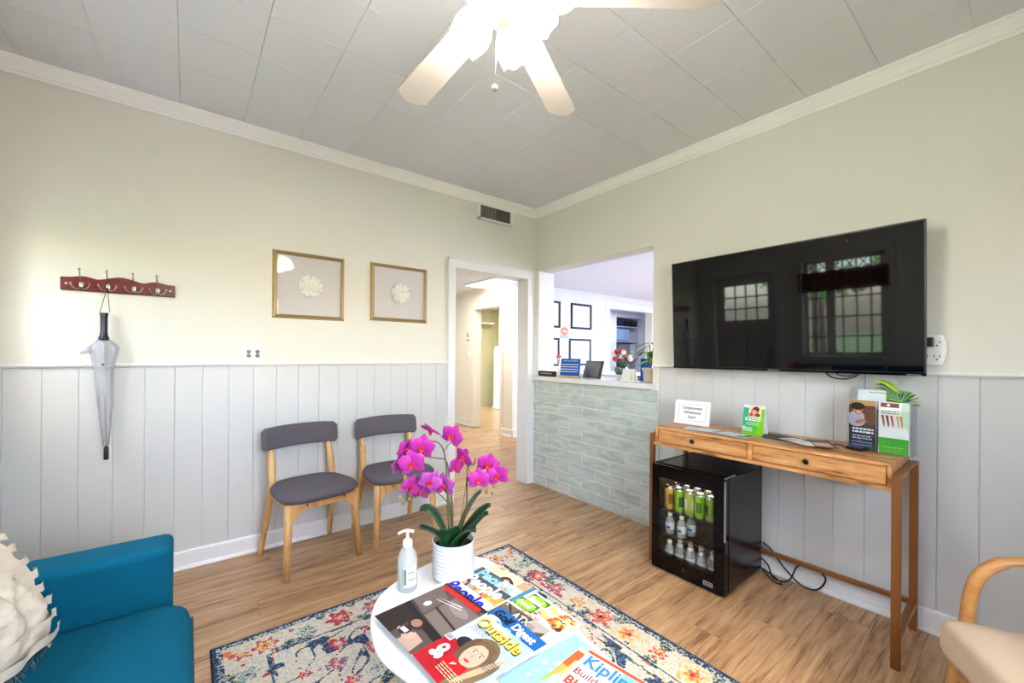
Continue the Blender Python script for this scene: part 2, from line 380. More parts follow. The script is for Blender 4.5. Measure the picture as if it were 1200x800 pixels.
# floor of vinyl planks
fl = struct(MB().box(W-.15, 7.6, D-.15, 7.0, -0.06, -0.008).build('floor', wood('far_floor_wood', (140, 104, 70), (182, 146, 106), (206, 172, 132), 'X', 0.9, 0.36, stretch=13)))
pw, pl = 0.182, 1.22
psh = {}
def plank(x0, x1, y0, y1):
    k = (round(x1-x0, 3), round(y1-y0, 3))
    if k not in psh:
        w_, h_ = x1-x0-.0008, y1-y0-.0008; c = 0.0012; t = 0.008
        v = [(0, 0, -t), (w_, 0, -t), (w_, h_, -t), (0, h_, -t), (0, 0, -c), (w_, 0, -c), (w_, h_, -c), (0, h_, -c), (c, c, 0), (w_-c, c, 0), (w_-c, h_-c, 0), (c, h_-c, 0)]
        psh[k] = MB().add(v, [(3, 2, 1, 0), (0, 1, 5, 4), (1, 2, 6, 5), (2, 3, 7, 6), (3, 0, 4, 7), (4, 5, 9, 8), (5, 6, 10, 9), (6, 7, 11, 10), (7, 4, 8, 11), (8, 9, 10, 11)]).mesh('plank', FLOORWOOD)
    o = bpy.data.objects.new('plank', psh[k]); COL.objects.link(o); o.parent = fl; o.location = (x0+.0004, y0+.0004, 0)
y = D
row = 0
while y < 2.6:
    y1 = min(y+pw, 2.6) if y < 0.13 else y+pw
    xa, xb = (W, 0.013) if y1 < 0.013 else ((W, 0.013) if y < 0 else (-1.2, 4.0))
    if y < 0.0 < y1: xb = 0.013
    x = xa - [0.0, 0.52, 0.95, 0.31, 0.78, 0.13, 0.66][row*3 % 7]
    while x < xb:
        a, b = max(x, xa), min(x+pl, xb)
        if b-a > 0.02: plank(a, b, y, y1)
        x += pl
    y = y1; row += 1

# trims
def profile(name, prof, p0, p1, side, m=WHITE, z=0):
    """prof: (out, up) outline swept from p0 to p1; side = unit normal into the room"""
    a = Vector((p0[0], p0[1], z)); b = Vector((p1[0], p1[1], z)); s = Vector((side[0], side[1], 0))
    rings = [[q + s*o_ + Vector((0, 0, u_)) for o_, u_ in prof] for q in (a, b)]
    return struct(MB().loft(rings, sm=False).build(name, m, weld=True))
CROWN = [(0, 0), (0.010, 0), (0.013, 0.012), (0.020, 0.016), (0.020, 0.022), (0.030, 0.034), (0.046, 0.048), (0.052, 0.054), (0.052, 0.060), (0.060, 0.064), (0.062, 0.073), (0, 0.073)]
zc = H-0.072
crownm = mat('crown_white', (244, 243, 240), 0.4)
profile('trim_3', CROWN, (W, 0), (0, 0), (0, -1), crownm, zc)
profile('trim_4', CROWN, (0, 0), (0, D), (-1, 0), crownm, zc)
profile('trim_5', CROWN, (W, D), (W, 0), (1, 0), crownm, zc)
profile('trim_6', CROWN, (0, D), (W, D), (0, 1), crownm, zc)
RAIL = [(0, 0), (0.012, 0), (0.014, 0.004), (0.022, 0.008), (0.022, 0.020), (0, 0.020)]
profile('trim_7', RAIL, (W, 0), (-0.993, 0), (0, -1), WHITE, 1.199)
profile('trim_8', RAIL, (0, -1.355), (0, D), (-1, 0), WHITE, 1.199)
BASE = [(0, 0), (0.026, 0), (0.026, 0.008), (0.022, 0.018), (0.013, 0.022), (0.013, 0.098), (0.010, 0.106), (0, 0.106)]
profile('baseboard_left', BASE, (W, 0), (-0.993, 0), (0, -1))
profile('baseboard_right', BASE, (0, -1.406), (0, D), (-1, 0))
profile('baseboard_front', BASE, (W, D), (W, -1.11), (1, 0))
profile('baseboard_back', BASE, (0, D), (W, D), (0, 1))
# doorway casing on the left wall
mb = MB()
for x0, x1 in ((-0.993, -0.93), (-0.10, -0.004)): mb.box(x0, x1, -0.016, 0.0, 0, 2.04)
mb.box(-0.993, -0.004, -0.016, 0, 2.04, 2.108)
mb.box(-0.945, -0.925, -0.013, 0.147, 0, 2.036).box(-0.105, -0.088, -0.013, 0.147, 0, 2.036).box(-0.945, -0.088, -0.013, 0.147, 2.030, 2.045)
mb.box(-0.999, -0.990, -0.022, 0, 0, 2.114).box(-0.012, -0.002, -0.022, 0, 0, 2.114).box(-0.999, -0.002, -0.022, 0, 2.102, 2.114)
tr = struct(mb.build('door_1', WHITE, bevel=0.0015))
for z in (0.28, 1.40, 1.86): MB().box(-0.931, -0.925, 0.02, 0.055, z, z+0.09).tube([(-0.924, 0.06, z), (-0.924, 0.06, z+.09)], 0.005).build('hinge', CHROME, tr)

# ---------------------------------------------------------------- hall, reception and rooms beyond
HC = 2.40
def S(o): return struct(o)
S(MB().box(-1.35, 7.6, 0.13, 7.0, HC, HC+.06).box(0.15, 7.6, -3.1, 0.13, HC, HC+.06).build('ceiling_hall', mat('hall_ceiling', (220, 226, 240), 0.7)))
slabwall('wall_hall', 'x', 1.2, 1.33, 1.885, 4.2, 0, HC, [(2.20, 2.97, 0, 2.06)], CREAM)
slabwall('wall_hall_end', 'y', 4.2, 4.3, -1.35, 1.33, 0, HC, [], CREAM)
slabwall('wall_hall_side', 'x', -1.35, -1.2, 0.13, 4.2, 0, HC, [], CREAM)
slabwall('wall_reception', 'y', 1.885, 2.03, 1.33, 7.6, 0, HC, [(3.54, 4.93, 0, 2.17)], REC)
slabwall('wall_reception_side', 'x', 5.6, 5.7, -3.1, 1.885, 0, HC, [], REC)
slabwall('wall_reception_front', 'y', -3.15, -3.05, 0.15, 5.7, 0, HC, [(2.2, 4.6, 0.8, 2.2)], REC)
slabwall('wall_far_side', 'x', 3.42, 3.50, 2.03, 6.2, 0, HC, [], mat('olive_wall', (198, 190, 152), 0.6))
slabwall('wall_far_end', 'y', 5.35, 5.45, 1.33, 3.42, 0, HC, [], mat('olive_wall', (198, 190, 152), 0.6))
slabwall('wall_supply', 'y', 3.40, 3.50, 3.5, 7.6, 0, HC, [(5.70, 6.80, 0, 2.24)], REC)
slabwall('wall_supply_side', 'x', 7.5, 7.6, 2.03, 4.1, 0, HC, [], REC)
slabwall('wall_closet', 'y', 4.0, 4.1, 5.5, 7.2, 0, HC, [], mat('closet_grey', (196, 198, 206), 0.6))
S(MB().box(5.62, 5.70, 3.5, 4.0, 0, HC).box(6.80, 6.88, 3.5, 4.0, 0, HC).build('wall_closet_side', REC))
# casings
mb = MB().box(1.185, 1.2, 2.13, 2.20, 0, 2.06).box(1.185, 1.2, 2.97, 3.04, 0, 2.06).box(1.185, 1.2, 2.13, 3.04, 2.06, 2.13).box(1.19, 1.34, 2.192, 2.205, 0, 2.06).box(1.19, 1.34, 2.965, 2.978, 0, 2.06)
S(mb.build('door_2', mat('cream_white_trim', (236, 230, 216), 0.4)))
mb = MB().box(3.42, 3.54, 1.87, 1.885, 0, 2.17).box(4.93, 5.05, 1.87, 1.885, 0, 2.17).box(3.42, 5.05, 1.87, 1.885, 2.17, 2.29).box(3.53, 3.545, 1.88, 2.04, 0, 2.17).box(4.925, 4.94, 1.88, 2.04, 0, 2.17)
S(mb.build('door_3', WHITE))
mb = MB().box(5.60, 5.70, 3.385, 3.40, 0, 2.24).box(6.80, 6.90, 3.385, 3.40, 0, 2.24).box(5.60, 6.90, 3.385, 3.40, 2.24, 2.33)
S(mb.build('door_4', WHITE))
hcw = [(0, 0), (0.01, 0), (0.02, 0.02), (0.04, 0.045), (0.05, 0.06), (0, 0.06)]
profile('trim_9', hcw, (5.6, 1.885), (1.2, 1.885), (0, -1), REC, HC-.06)
profile('trim_10', hcw, (1.2, 1.885), (1.2, 4.2), (-1, 0), CREAM, HC-.06)
profile('baseboard_hall', BASE, (1.2, 1.885), (1.2, 2.13), (-1, 0))
profile('baseboard_hall_far', BASE, (1.2, 3.04), (1.2, 4.2), (-1, 0))
profile('baseboard_reception', BASE, (3.42, 1.885), (1.2, 1.885), (0, -1))
# windows ---------------------------------------------------------
REDM = mat('deep_red_valance', (92, 22, 24), 0.85)
def window(name, axis, pos, u0, u1, z0, z1, nx, nz, lattice=False, mull=None):
    o = bpy.data.objects.new(name, None); COL.objects.link(o); struct(o)
    fr = MB(); gl = MB(); f = 0.045
    def B(mb, a, b, c, d, d0, d1):
        if axis == 'x': mb.box(pos+d0, pos+d1, a, b, c, d)
        else: mb.box(a, b, pos+d0, pos+d1, c, d)
    for a, b, c, d in ((u0, u0+f, z0, z1), (u1-f, u1, z0, z1), (u0, u1, z0, z0+f), (u0, u1, z1-f, z1)): B(fr, a, b, c, d, -0.02, 0.02)
    for a, b, c, d in ((u0-.09, u0, z0, z1), (u1, u1+.09, z0, z1), (u0-.09, u1+.09, z0-.09, z0), (u0-.09, u1+.09, z1, z1+.09)): B(fr, a, b, c, d, 0.074 if lattice else -0.09, 0.092 if lattice else -0.074)
    if mull: B(fr, mull-.045, mull+.045, z0, z1, -.025, .025)
    for k in range(1, nx):
        uu = u0+(u1-u0)*k/nx; B(fr, uu-.009, uu+.009, z0, z1, -.012, .012)
    for k in range(1, nz):
        zz = z0+(z1-z0)*k/nz; B(fr, u0, u1, zz-.009, zz+.009, -.012, .012)
    if lattice:
        zt = z1-0.17; B(fr, u0, u1, zt-.012, zt+.012, -.014, .014)
        n = 6; dx = (u1-u0)/n
        for k in range(n):
            for s_ in (0, 1):
                a = (u0+dx*k, zt) if s_ else (u0+dx*k, z1); b = (u0+dx*(k+1), z1) if s_ else (u0+dx*(k+1), zt)
                fr.tube([(pos, a[0], a[1]), (pos, b[0], b[1])], 0.007, 4)
    fr.build('window_frame', mat('window_white', (206, 204, 200), 0.4), o)
    B(gl, u0, u1, z0, z1, -0.003, 0.003); gl.build('glass_pane', CLEAR, o)
    return o
w1 = window('window_1', 'x', W-0.075, -2.10, -1.33, 0.93, 2.10, 6, 5, True, -1.60)
vl = MB().grid(60, 4, lambda a, b: (W+0.02+0.008*math.sin(a*70), -2.14+a*0.85, 1.95-b*0.24)).build('valance', REDM, solid=0.003)
lab(vl, 'short deep red valance hung across the lattice-topped window', 'curtain')
window('added_fill_window', 'y', D-0.075, -2.7, -1.6, 1.1, 2.15, 3, 2)  # unseen rear window, added as an opening for the fill lamp
window('window_3', 'y', -3.10, 2.2, 4.6, 0.8, 2.2, 4, 2)
# front door with glazed upper part
dd = bpy.data.objects.new('door_5', None); COL.objects.link(dd); struct(dd)
dw = mat('front_door_paint', (206, 202, 196), 0.4)
mb = MB().box(W-.11, W-.07, -1.02, -0.91, 0.0, 2.05).box(W-.11, W-.07, -0.35, -0.24, 0, 2.05).box(W-.11, W-.07, -0.91, -0.35, 0, 1.42).box(W-.11, W-.07, -0.91, -0.35, 1.90, 2.05)
mb.box(W-.07, W-.06, -0.88, -0.66, 0.25, 1.25).box(W-.07, W-.06, -0.60, -0.38, 0.25, 1.25)
for k in range(1, 4): mb.box(W-.10, W-.08, -0.91+.14*k-.01, -0.91+.14*k+.01, 1.42, 1.90)
for k in range(1, 3): mb.box(W-.10, W-.08, -0.91, -0.35, 1.42+.16*k-.01, 1.42+.16*k+.01)
mb.build('door_leaf', dw, dd); MB().box(W-.093, W-.087, -0.91, -0.35, 1.42, 1.90).build('glass_pane', CLEAR, dd)
MB().ball((W-.02, -0.95, 0.98), 0.03).tube([(W-.07, -.95, .98), (W-.02, -.95, .98)], .012).build('door_handle', CHROME, dd)
MB().box(W, W+.018, -1.11, -1.02, 0, 2.05).box(W, W+.018, -0.24, -0.15, 0, 2.05).box(W, W+.018, -1.11, -0.15, 2.05, 2.14).build('door_casing', WHITE, dd)
# outdoors, seen only in the television's reflection
S(MB().box(-30, W-.15, -30, 20, -0.5, -0.35).build('lawn', mat('lawn_green', (92, 118, 62), 0.9, nscale=3, namp=.3)))
S(MB().box(W-1.8, W-.15, -5.0, 1.2, -0.35, -0.05).build('porch', mat('porch_concrete', (170, 168, 160), 0.8)))
def tree(x, y, h, seed, label):
    t = thing('garden_tree', label, 'tree', (x, y, -0.36)); r = random.Random(seed)
    MB().tube([(0, 0, 0), (0.05, 0, h*.4), (0, .1, h*.7)], [0.16, 0.12, 0.06], 8).build('trunk', mat('bark', (84, 66, 52), 0.9), t)
    mb = MB()
    for k in range(420):
        th = r.uniform(0, 2*PI); ph = r.uniform(-1, 1); q = r.uniform(.55, 1)**.5*h*.33
        c = Vector((math.cos(th)*math.sqrt(1-ph*ph)*q, math.sin(th)*math.sqrt(1-ph*ph)*q, h*.68+ph*q*.9))
        T = TR(*c) @ Matrix.Rotation(r.uniform(0, 6), 4, (r.random(), r.random(), r.random()+.1)); s = r.uniform(.10, .2)
        mb.add([(-s, 0, 0), (0, -s*.5, .02), (s, 0, 0), (0, s*.5, .02)], [(0, 1, 2, 3)], 0, False, T)
    lab(mb.build('foliage', mat('tree_leaf', (130, 180, 96), 0.7), t), kind='stuff')
tree(-8.5, -5.0, 4.4, 3, 'leafy garden tree mirrored in the television, left pane of the window')
tree(-9.8, 0.2, 4.6, 5, 'leafy garden tree beyond the front door glass')

# ================================================================ things on the walls and ceiling
# television
tv = thing('television', 'large black flat television tilted on the wall above the wooden console', 'television', (-0.11, -2.20, 1.20), 0)
T3 = RY(R(-3.0))
def bx(name, m, par, *b, T=None, bevel=0.0, **k):
    return MB().box(*b, T=T).build(name, m, par, bevel=bevel, **k)
bx('cabinet', BLACK, tv, 0.0, 0.022, -0.62, 0.62, 0.0, 0.712, T=T3, bevel=.003)
bx('rear_housing', BLACK, tv, 0.02, 0.055, -0.42, 0.42, 0.05, 0.45, T=T3, bevel=.01)
bx('screen', mat('television_screen', (3, 3, 4), 0.035, Specular_IOR_Level=0.42), tv, -0.0022, 0.0, -0.612, 0.612, 0.016, 0.704, T=T3)
bx('bezel', GLOSSBLACK, tv, -0.005, 0.0, -0.62, 0.62, 0.0, 0.013, T=T3, bevel=.001)
bx('badge', mat('badge_silver', (150, 150, 152), .3, .8), tv, -0.006, -0.005, -0.03, 0.03, 0.004, 0.009, T=T3)
bx('energy_badge', mat('badge_silver', (150, 150, 152), .3, .8), tv, -0.006, -0.005, -0.605, -0.555, 0.003, 0.007, T=T3)
MB().box(0.045, 0.108, -0.2, 0.2, 0.12, 0.5).build('wall_bracket', BLACK, tv)
MB().tube(spline([(0.05, -0.22, 0.03), (0.04, -0.25, -0.018), (0.04, -0.31, -0.030), (0.05, -0.36, -0.012), (0.06, -0.37, 0.02)]), 0.004, 6).tube(spline([(0.05, -0.26, 0.02), (0.045, -0.29, -0.010), (0.045, -0.34, -0.012), (0.06, -0.38, 0.02)]), 0.003, 6).build('hanging_cable', BLACK, tv)

# wall outlet adapter
t = thing('outlet_adapter', 'white multi-outlet surge adapter on the wall at the right edge of the television', 'outlet', (-0.0, -2.80, 1.25))
n = 8; pts = [(-0.06, 0), (0.06, 0), (0.072, 0.03), (0.076, 0.07), (0.072, 0.11), (0.06, 0.14), (-0.06, 0.14)]
MB().prism([(p[0], p[1]) for p in [(-a, b) for a, b in pts]][::-1], 0, 0.03, T=Matrix(((0, 0, -1, 0), (1, 0, 0, 0), (0, 1, 0, 0), (0, 0, 0, 1)))).build('housing', PLASTIC, t, bevel=.004)
for yy, zz in ((-.045, .035), (-.045, .10), (-.005, .035)):
    mb = MB().box(-.0312, -.030, yy-.010, yy-.007, zz, zz+.012).box(-.0312, -.030, yy+.007, yy+.010, zz, zz+.012).box(-.0312, -.030, yy-.003, yy+.003, zz-.012, zz-.006)
    mb.build('socket', BLACK, t)
lab(bx('power_adapter', BLACK, None, -0.075, -0.031, -2.838, -2.806, 1.335, 1.378, bevel=.004), 'small black plug-in power adapter in the white surge adapter beside the television', 'adapter')

# switch plate over the left rail
t = thing('wall_outlet', 'white double wall plate above the chair rail, left of the framed flowers', 'outlet', (-2.417, 0, 1.277))
bx('cover_plate', PLASTIC, t, -0.058, 0.058, -0.006, 0, -0.055, 0.055, bevel=.002)
for x_ in (-.024, .024): MB().lathe([(0.013, 0), (0.013, .004), (.008, .006)], 14, RX(R(90)) @ TR(x_, 0.012, .004)).lathe([(0.013, 0), (0.013, .004), (.008, .006)], 14, RX(R(90)) @ TR(x_, -0.014, .004)).build('socket', mat('socket_grey', (120, 116, 110), .5), t)

# air vent
t = thing('air_vent', 'white louvred air vent just below the crown moulding by the room corner', 'vent', (-0.50, 0, 2.585))
bx('duct', mat('dark_duct', (52, 46, 42), .8), t, -.17, .17, -.003, 0.011, -.055, .055)
mb = MB(); [mb.box(*b) for b in ((-.205, -.172, -.012, 0, -.08, .062), (.172, .205, -.012, 0, -.08, .062), (-.205, .205, -.012, 0, -.08, -.056), (-.205, .205, -.012, 0, .055, .064))]
mb.build('vent_frame', WHITE, t, bevel=.002)
for k in range(22):
    MB().box(-.001, .001, -.010, .0, -.055, .055, T=TR(-.163+.0155*k, 0, 0) @ RZ(R(28 if k < 11 else -18))).build('louvre', mat('vent_louvre', (150, 140, 126), .5), t)
for x_ in (-.188, .188): MB().lathe([(.004, 0), (.003, .002)], 8, TR(x_, -.012, 0) @ RX(R(90))).build('screw', CHROME, t)

# framed paper flowers
GOLD = mat('champagne_gold_frame', (176, 150, 104), 0.36, 0.65)
def flower_frame(cx, cz, w_, h_, label, seed):
    t = thing('framed_flower', label, 'picture', (cx, 0, cz), 0, 'framed white paper flowers')
    pr = [(0, 0), (0.007, -0.022), (0.018, -0.028), (0.026, -0.018), (0.028, 0)]
    rings = []
    for sx, sz in ((-1, -1), (1, -1), (1, 1), (-1, 1), (-1, -1)):
        rings.append([(sx*(w_/2-a), b, sz*(h_/2-a)) for a, b in pr])
    MB().loft(rings, sm=False, cap=False).build('frame', GOLD, t, weld=True)
    bx('mat_board', mat('blush_mat_board', (214, 206, 206), .8), t, -w_/2+.018, w_/2-.018, -.006, 0, -h_/2+.018, h_/2-.018)
    mb = MB(); r = random.Random(seed)
    for ring, (np_, rad, z) in enumerate(((6, .074, .006), (6, .048, .013), (5, .024, .019))):
        for k in range(np_):
            a = 2*PI*k/np_ + ring*.5 + seed
            def petal(u, v, a=a, rad=rad, z=z):
                rr = rad*v; wd = rad*.40*math.sin(min(1, v*1.15)*PI*.60)*(1+.10*math.cos(u*4*PI))
                x = rr; y_ = (u-.5)*2*wd*.85; zz = z+.012*v*v+.010*abs(u-.5)*2*v
                if v > .85: x += .06*rad*math.cos((u-.5)*4*PI)
                return (x*math.cos(a)-y_*math.sin(a), -zz, x*math.sin(a)+y_*math.cos(a))
            mb.grid(6, 5, petal)
    mb.ball((0, -.022, 0), .006, 8)
    mb.build('paper_flower', mat('embossed_paper', (240, 238, 232), .7), t, solid=.0012)
    bx('glass_pane', glass('picture_glass', alpha=.012), t, -w_/2+.02, w_/2-.02, -.0205, -.0195, -h_/2+.02, h_/2-.02)
flower_frame(-2.083, 1.743, .458, .454, 'gold framed white paper flower, the larger-looking frame on the left above the chairs', 1.0)
flower_frame(-1.431, 1.756, .468, .444, 'gold framed white paper flower nearest the doorway', 1.9)

# coat rack
t = thing('coat_rack', 'dark red wooden coat rack with wavy top edge and four metal triple hooks', 'coat rack', (-3.038, 0, 1.636))
red = wood('cherry_red_wood', (70, 12, 14), (100, 18, 20), (124, 28, 28), 'X', 1.5, .3, stretch=6)
top = [(x/100., .034+.020*math.exp(-((x/100.)/.055)**2)+.010*math.exp(-((abs(x/100.)-.145)/.035)**2)-.004*math.exp(-((abs(x/100.)-.09)/.02)**2)) for x in range(-22, 23, 1)]
pts = [(-.229, -.034), (.229, -.034), (.229, .034)] + top[::-1] + [(-.229, .034)]
MB().prism(pts, 0, .018, T=RX(R(90))).build('board', red, t, bevel=.003)
HK = mat('brushed_nickel_hook', (168, 162, 152), .28, .9)
for x_ in (-.152, -.050, .054, .154):
    mb = MB()
    mb.ball((x_, -.021, -.004), .011, 12, 0, (1, .45, 1.9))
    mb.tube(spline([(x_, -.022, .010), (x_-.001, -.036, .028), (x_-.003, -.048, .052), (x_-.004, -.052, .074)]), .0034, 8).ball((x_-.004, -.052, .076), .0062)
    for s_ in (-1, 1):
        mb.tube(spline([(x_, -.022, -.016), (x_+s_*.012, -.034, -.026), (x_+s_*.028, -.046, -.018), (x_+s_*.036, -.050, -.002)]), .003, 8).ball((x_+s_*.036, -.050, 0), .0056)
    mb.build('hook', HK, t)
for x_ in (-.208, .208): MB().lathe([(.006, 0), (.005, .003), (0, .004)], 10, TR(x_, -.018, 0) @ RX(R(90))).build('screw', mat('pale_screw', (220, 205, 190), .4), t)

# umbrella hanging from the second hook
t = thing('umbrella', 'closed clear plastic umbrella with dark handle hanging from the red coat rack', 'umbrella', (-3.100, -.050, 1.590))
HB = mat('dark_navy_handle', (18, 20, 44), .25)
MB().tube([(.010, .0, .030), (-.016, 0, -.098)], .0016, 6).tube([(.012, 0, .030), (.022, 0, -.098)], .0016, 6).tube([(.010, -.002, .030), (.013, .004, .032)], .002, 6).build('wrist_cord', BLACK, t)
MB().lathe([(.017, -.10), (.018, -.104), (.015, -.12), (.0145, -.20), (.018, -.225), (.022, -.232), (.022, -.245), (.012, -.25)][::-1], 18).build('handle', HB, t)
MB().tube([(0, 0, -.24), (.012, 0, -.83)], .0045, 8).build('shaft', CHROME, t)
rings = []
zs = [(-.245, .026), (-.262, .036), (-.285, .052), (-.31, .050), (-.36, .040), (-.42, .032), (-.50, .030), (-.58, .027), (-.66, .022), (-.74, .016), (-.81, .010)]
for j, (z, r_) in enumerate(zs):
    ring = []
    for k in range(40):
        a = 2*PI*k/40; q = r_*(1+.18*math.sin(8*a+j*.35)+.07*math.sin(3*a+j))
        ring.append((q*math.cos(a)+.012*(-z-.24)/.6, q*math.sin(a)*.62, z))
    rings.append(ring)
FILM = film('clear_umbrella_film', (226, 228, 234), .22)
MB().loft(rings, cap=False).build('canopy', FILM, t, solid=.0006)
MB().grid(8, 5, lambda u, v: (-.025-.062*u, -.012+.012*math.sin(u*7), -.285-.03*u+.035*(v-.5)*(1.5-u)+.006*math.sin(v*9))).build('loose_flap', FILM, t, solid=.0006)
for k in range(8):
    a = 2*PI*k/8
    MB().tube([(r_*math.cos(a)*1.03+.012*(-z-.24)/.6, r_*math.sin(a)*.62*1.03, z) for z, r_ in zs[1:]], .0011, 5).build('rib', CHROME, t)
MB().lathe([(.0085, -.885), (.0105, -.88), (.010, -.82), (.006, -.812)], 14, T=TR(.012, 0, 0)).build('tip', BLACK, t)
MB().ball((-.0, -.026, -.375), .0055).build('closing_button', BLACK, t)

# ceiling fan
t = thing('ceiling_fan', 'white ceiling fan with five blades and four glowing tulip shades', 'fan', (-2.005, -2.126, 2.72))
FW = mat('fan_white', (226, 220, 208), .35)
MB().lathe([(.001, -.06), (.05, -.06), (.065, -.05), (.075, -.02), (.078, 0)], 32).build('canopy', FW, t)
MB().tube([(0, 0, -.05), (0, 0, -.24)], .012, 12).build('downrod', FW, t)
MB().lathe([(.001, -.355), (.07, -.355), (.105, -.345), (.118, -.32), (.118, -.28), (.10, -.25), (.06, -.235), (.001, -.232)], 40).build('motor_housing', FW, t)
blm = mat('fan_blade_cream', (214, 204, 192), .38)
BZ = -.360
for k in range(5):
    T = RZ(R((90, 29, -39, -110, 162)[k]))
    mb = MB(); mb.lathe([(0.001, -.014), (.014, -.014), (.016, -.010), (.024, -.010), (.026, -.014), (.046, -.012), (.048, -.006), (.048, .004)], 28, T=T @ TR(.175, 0, BZ))
    mb.box(.10, .20, -.016, .016, BZ+.002, BZ+.008, T=T).build('blade_bracket', FW, t)
    L0, L1 = .14, .683
    out = [(L0, -.050), (L1-.045, -.066)] + [(L1-.045+.045*math.sin(q*PI/8), -.066+.132*q/8) for q in range(1, 8)] + [(L1-.045, .066), (L0, .050)]
    MB().prism(out, -.003, .003, T=T @ TR(0, 0, BZ+.014) @ RX(R(8))).build('blade', blm, t, bevel=.0015)
MB().lathe([(.001, -.448), (.022, -.446), (.034, -.435), (.040, -.415), (.036, -.39), (.05, -.37), (.06, -.355)], 32).build('light_fitter', mat('antique_brass', (206, 176, 128), .35, .6), t)
SH = emis('glowing_frosted_glass', (255, 248, 236), 24.0)
for k in range(4):
    a = R(32+89*k); T = RZ(a) @ TR(.046, 0, -.378) @ RY(R(180-46)) @ Matrix.Scale(.90, 4)
    MB().lathe([(.020, -.012), (.024, .02), (.02, .032)], 18, T=T).build('socket_cup', mat('antique_brass', (206, 176, 128), .35, .6), t)
    prof = [(.026, .024), (.044, .036), (.062, .062), (.067, .088), (.062, .116), (.053, .142)]
    rings = []
    for j, (r_, z) in enumerate(prof):
        rings.append([T @ Vector((r_*(1+(.015*math.cos(6*2*PI*q/36) if j > 3 else 0))*math.cos(2*PI*q/36), r_*(1+(.015*math.cos(6*2*PI*q/36) if j > 3 else 0))*math.sin(2*PI*q/36), z+(.004*math.cos(6*2*PI*q/36) if j == 5 else 0))) for q in range(36)])
    MB().loft(rings, cap=False).build('glass_shade', SH, t, solid=.002)
    MB().ball(tuple(T @ Vector((0, 0, .075))), .026, 16).build('bulb', emis('glowing_bulb', (255, 240, 214), 8), t)
    l = bpy.data.lights.new('fan_bulb_light', 'POINT'); l.energy = FAN_POWER/4; l.color = (1.0, 0.96, 0.89); l.shadow_soft_size = .05
    lo = bpy.data.objects.new('fan_bulb_light', l); COL.objects.link(lo); lo.parent = t; lo.location = T @ Vector((0, 0, .160))
MB().tube([(-.018, .0, -.44), (-.022, .01, -.625)], .0013, 6).build('pull_chain', mat('chain_white', (222, 216, 204), .4, .4), t)
MB().lathe([(.001, -.010), (.007, -.008), (.010, 0), (.007, .008), (.002, .012)], 14, T=TR(-.022, .01, -.635)).build('chain_pull', mat('chain_knob', (190, 176, 150), .3, .5), t)

# ================================================================ dining style chairs by the left wall
FAB = mat('charcoal_plum_fabric', (92, 86, 94), 0.95, nscale=160, namp=.12, bump=.5, bscale=500)
def side_chair(loc, rz, label):
    t = thing('side_chair', label, 'chair', loc, rz, 'side chairs against the white wainscot')
    def rr(cx, cy, hw, hd, z, n=48, p=3.2, front=1.0):
        o = []
        for k in range(n):
            a = 2*PI*k/n; c, s_ = math.cos(a), math.sin(a)
            x = abs(c)**(2/p)*(1 if c >= 0 else -1)*hw; y_ = abs(s_)**(2/p)*(1 if s_ >= 0 else -1)*hd
            x *= 1-0.10*(y_/hd)     # wider at the front (-y)
            o.append((cx+x, cy+y_, z(x, y_) if callable(z) else z))
        return o
    cy = -.03
    rings = [rr(0, cy, .19, .19, .412), rr(0, cy, .215, .212, .418), rr(0, cy, .228, .225, .434), rr(0, cy, .228, .225, .450), rr(0, cy, .215, .212, .467), rr(0, cy, .15, .15, .478), rr(0, cy, .05, .05, .482)]
    MB().loft(rings).build('seat', FAB, t, weld=True)
    # seat rails
    mb = MB().box(-.19, .19, -.205, -.185, .372, .414).box(-.17, .17, .13, .15, .372, .414).box(-.19, -.17, -.2, .15, .372, .414).box(.17, .19, -.2, .15, .372, .414)
    for s_ in (-1, 1): mb.prism([(s_*.185, .372), (s_*.12, .372), (s_*.185, .315)] if s_ > 0 else [(-.185, .315), (-.12, .372), (-.185, .372)], .183, .207, T=RX(R(90)))
    mb.build('seat_frame', OAK, t)
    # front legs
    for s_ in (-1, 1):
        MB().tube([(s_*.195, -.188, .415), (s_*.200, -.194, .25), (s_*.216, -.216, .0)], [.0245, .022, .0165], 12).build('leg', OAK, t)
    # rear legs continue as back posts
    for s_ in (-1, 1):
        MB().tube(spline([(s_*.218, .235, 0), (s_*.203, .17, .22), (s_*.192, .135, .40), (s_*.186, .130, .50), (s_*.182, .160, .62), (s_*.178, .190, .76)], 6), [.0165]*6+[.0195]*6+[.022]*6+[.0225]*6+[.018]*6+[.014], 12).build('leg', OAK, t)
    # backrest: curved padded panel
    def ring(u):
        x = -.235+.47*u; e = min(1, (1-abs(2*u-1))*9); e = math.sqrt(max(0, 1-(1-e)**2)) if e < 1 else 1
        hh = .070*(.80+.20*e); hh *= 1 if e > .2 else .9; th = .020*max(.25, e)
        yc = .160+.035*(1-(2*u-1)**2)+.0; zc_ = .745 - .010*(2*u-1)**2
        o = []
        for k in range(16):
            a = 2*PI*k/16; c, s_ = math.cos(a), math.sin(a)
            yy = abs(c)**.6*(1 if c >= 0 else -1)*th; zz = abs(s_)**.45*(1 if s_ >= 0 else -1)*hh
            o.append((x, yc+yy+zz*.12, zc_+zz))
        return o
    MB().loft([ring(i/26) for i in range(27)]).build('backrest', FAB, t, weld=True)
    for x_ in (-.10, .12): MB().lathe([(.006, 0), (.006, .002)], 10, TR(x_, -.205, .398) @ RX(R(90))).build('bolt', BLACK, t)
    return t
side_chair((-2.128, -.282, 0), R(9), 'grey upholstered oak chair farther from the doorway, fully in view')
side_chair((-1.567, -.268, 0), R(0), 'grey upholstered oak chair nearer the doorway, partly behind the orchid')

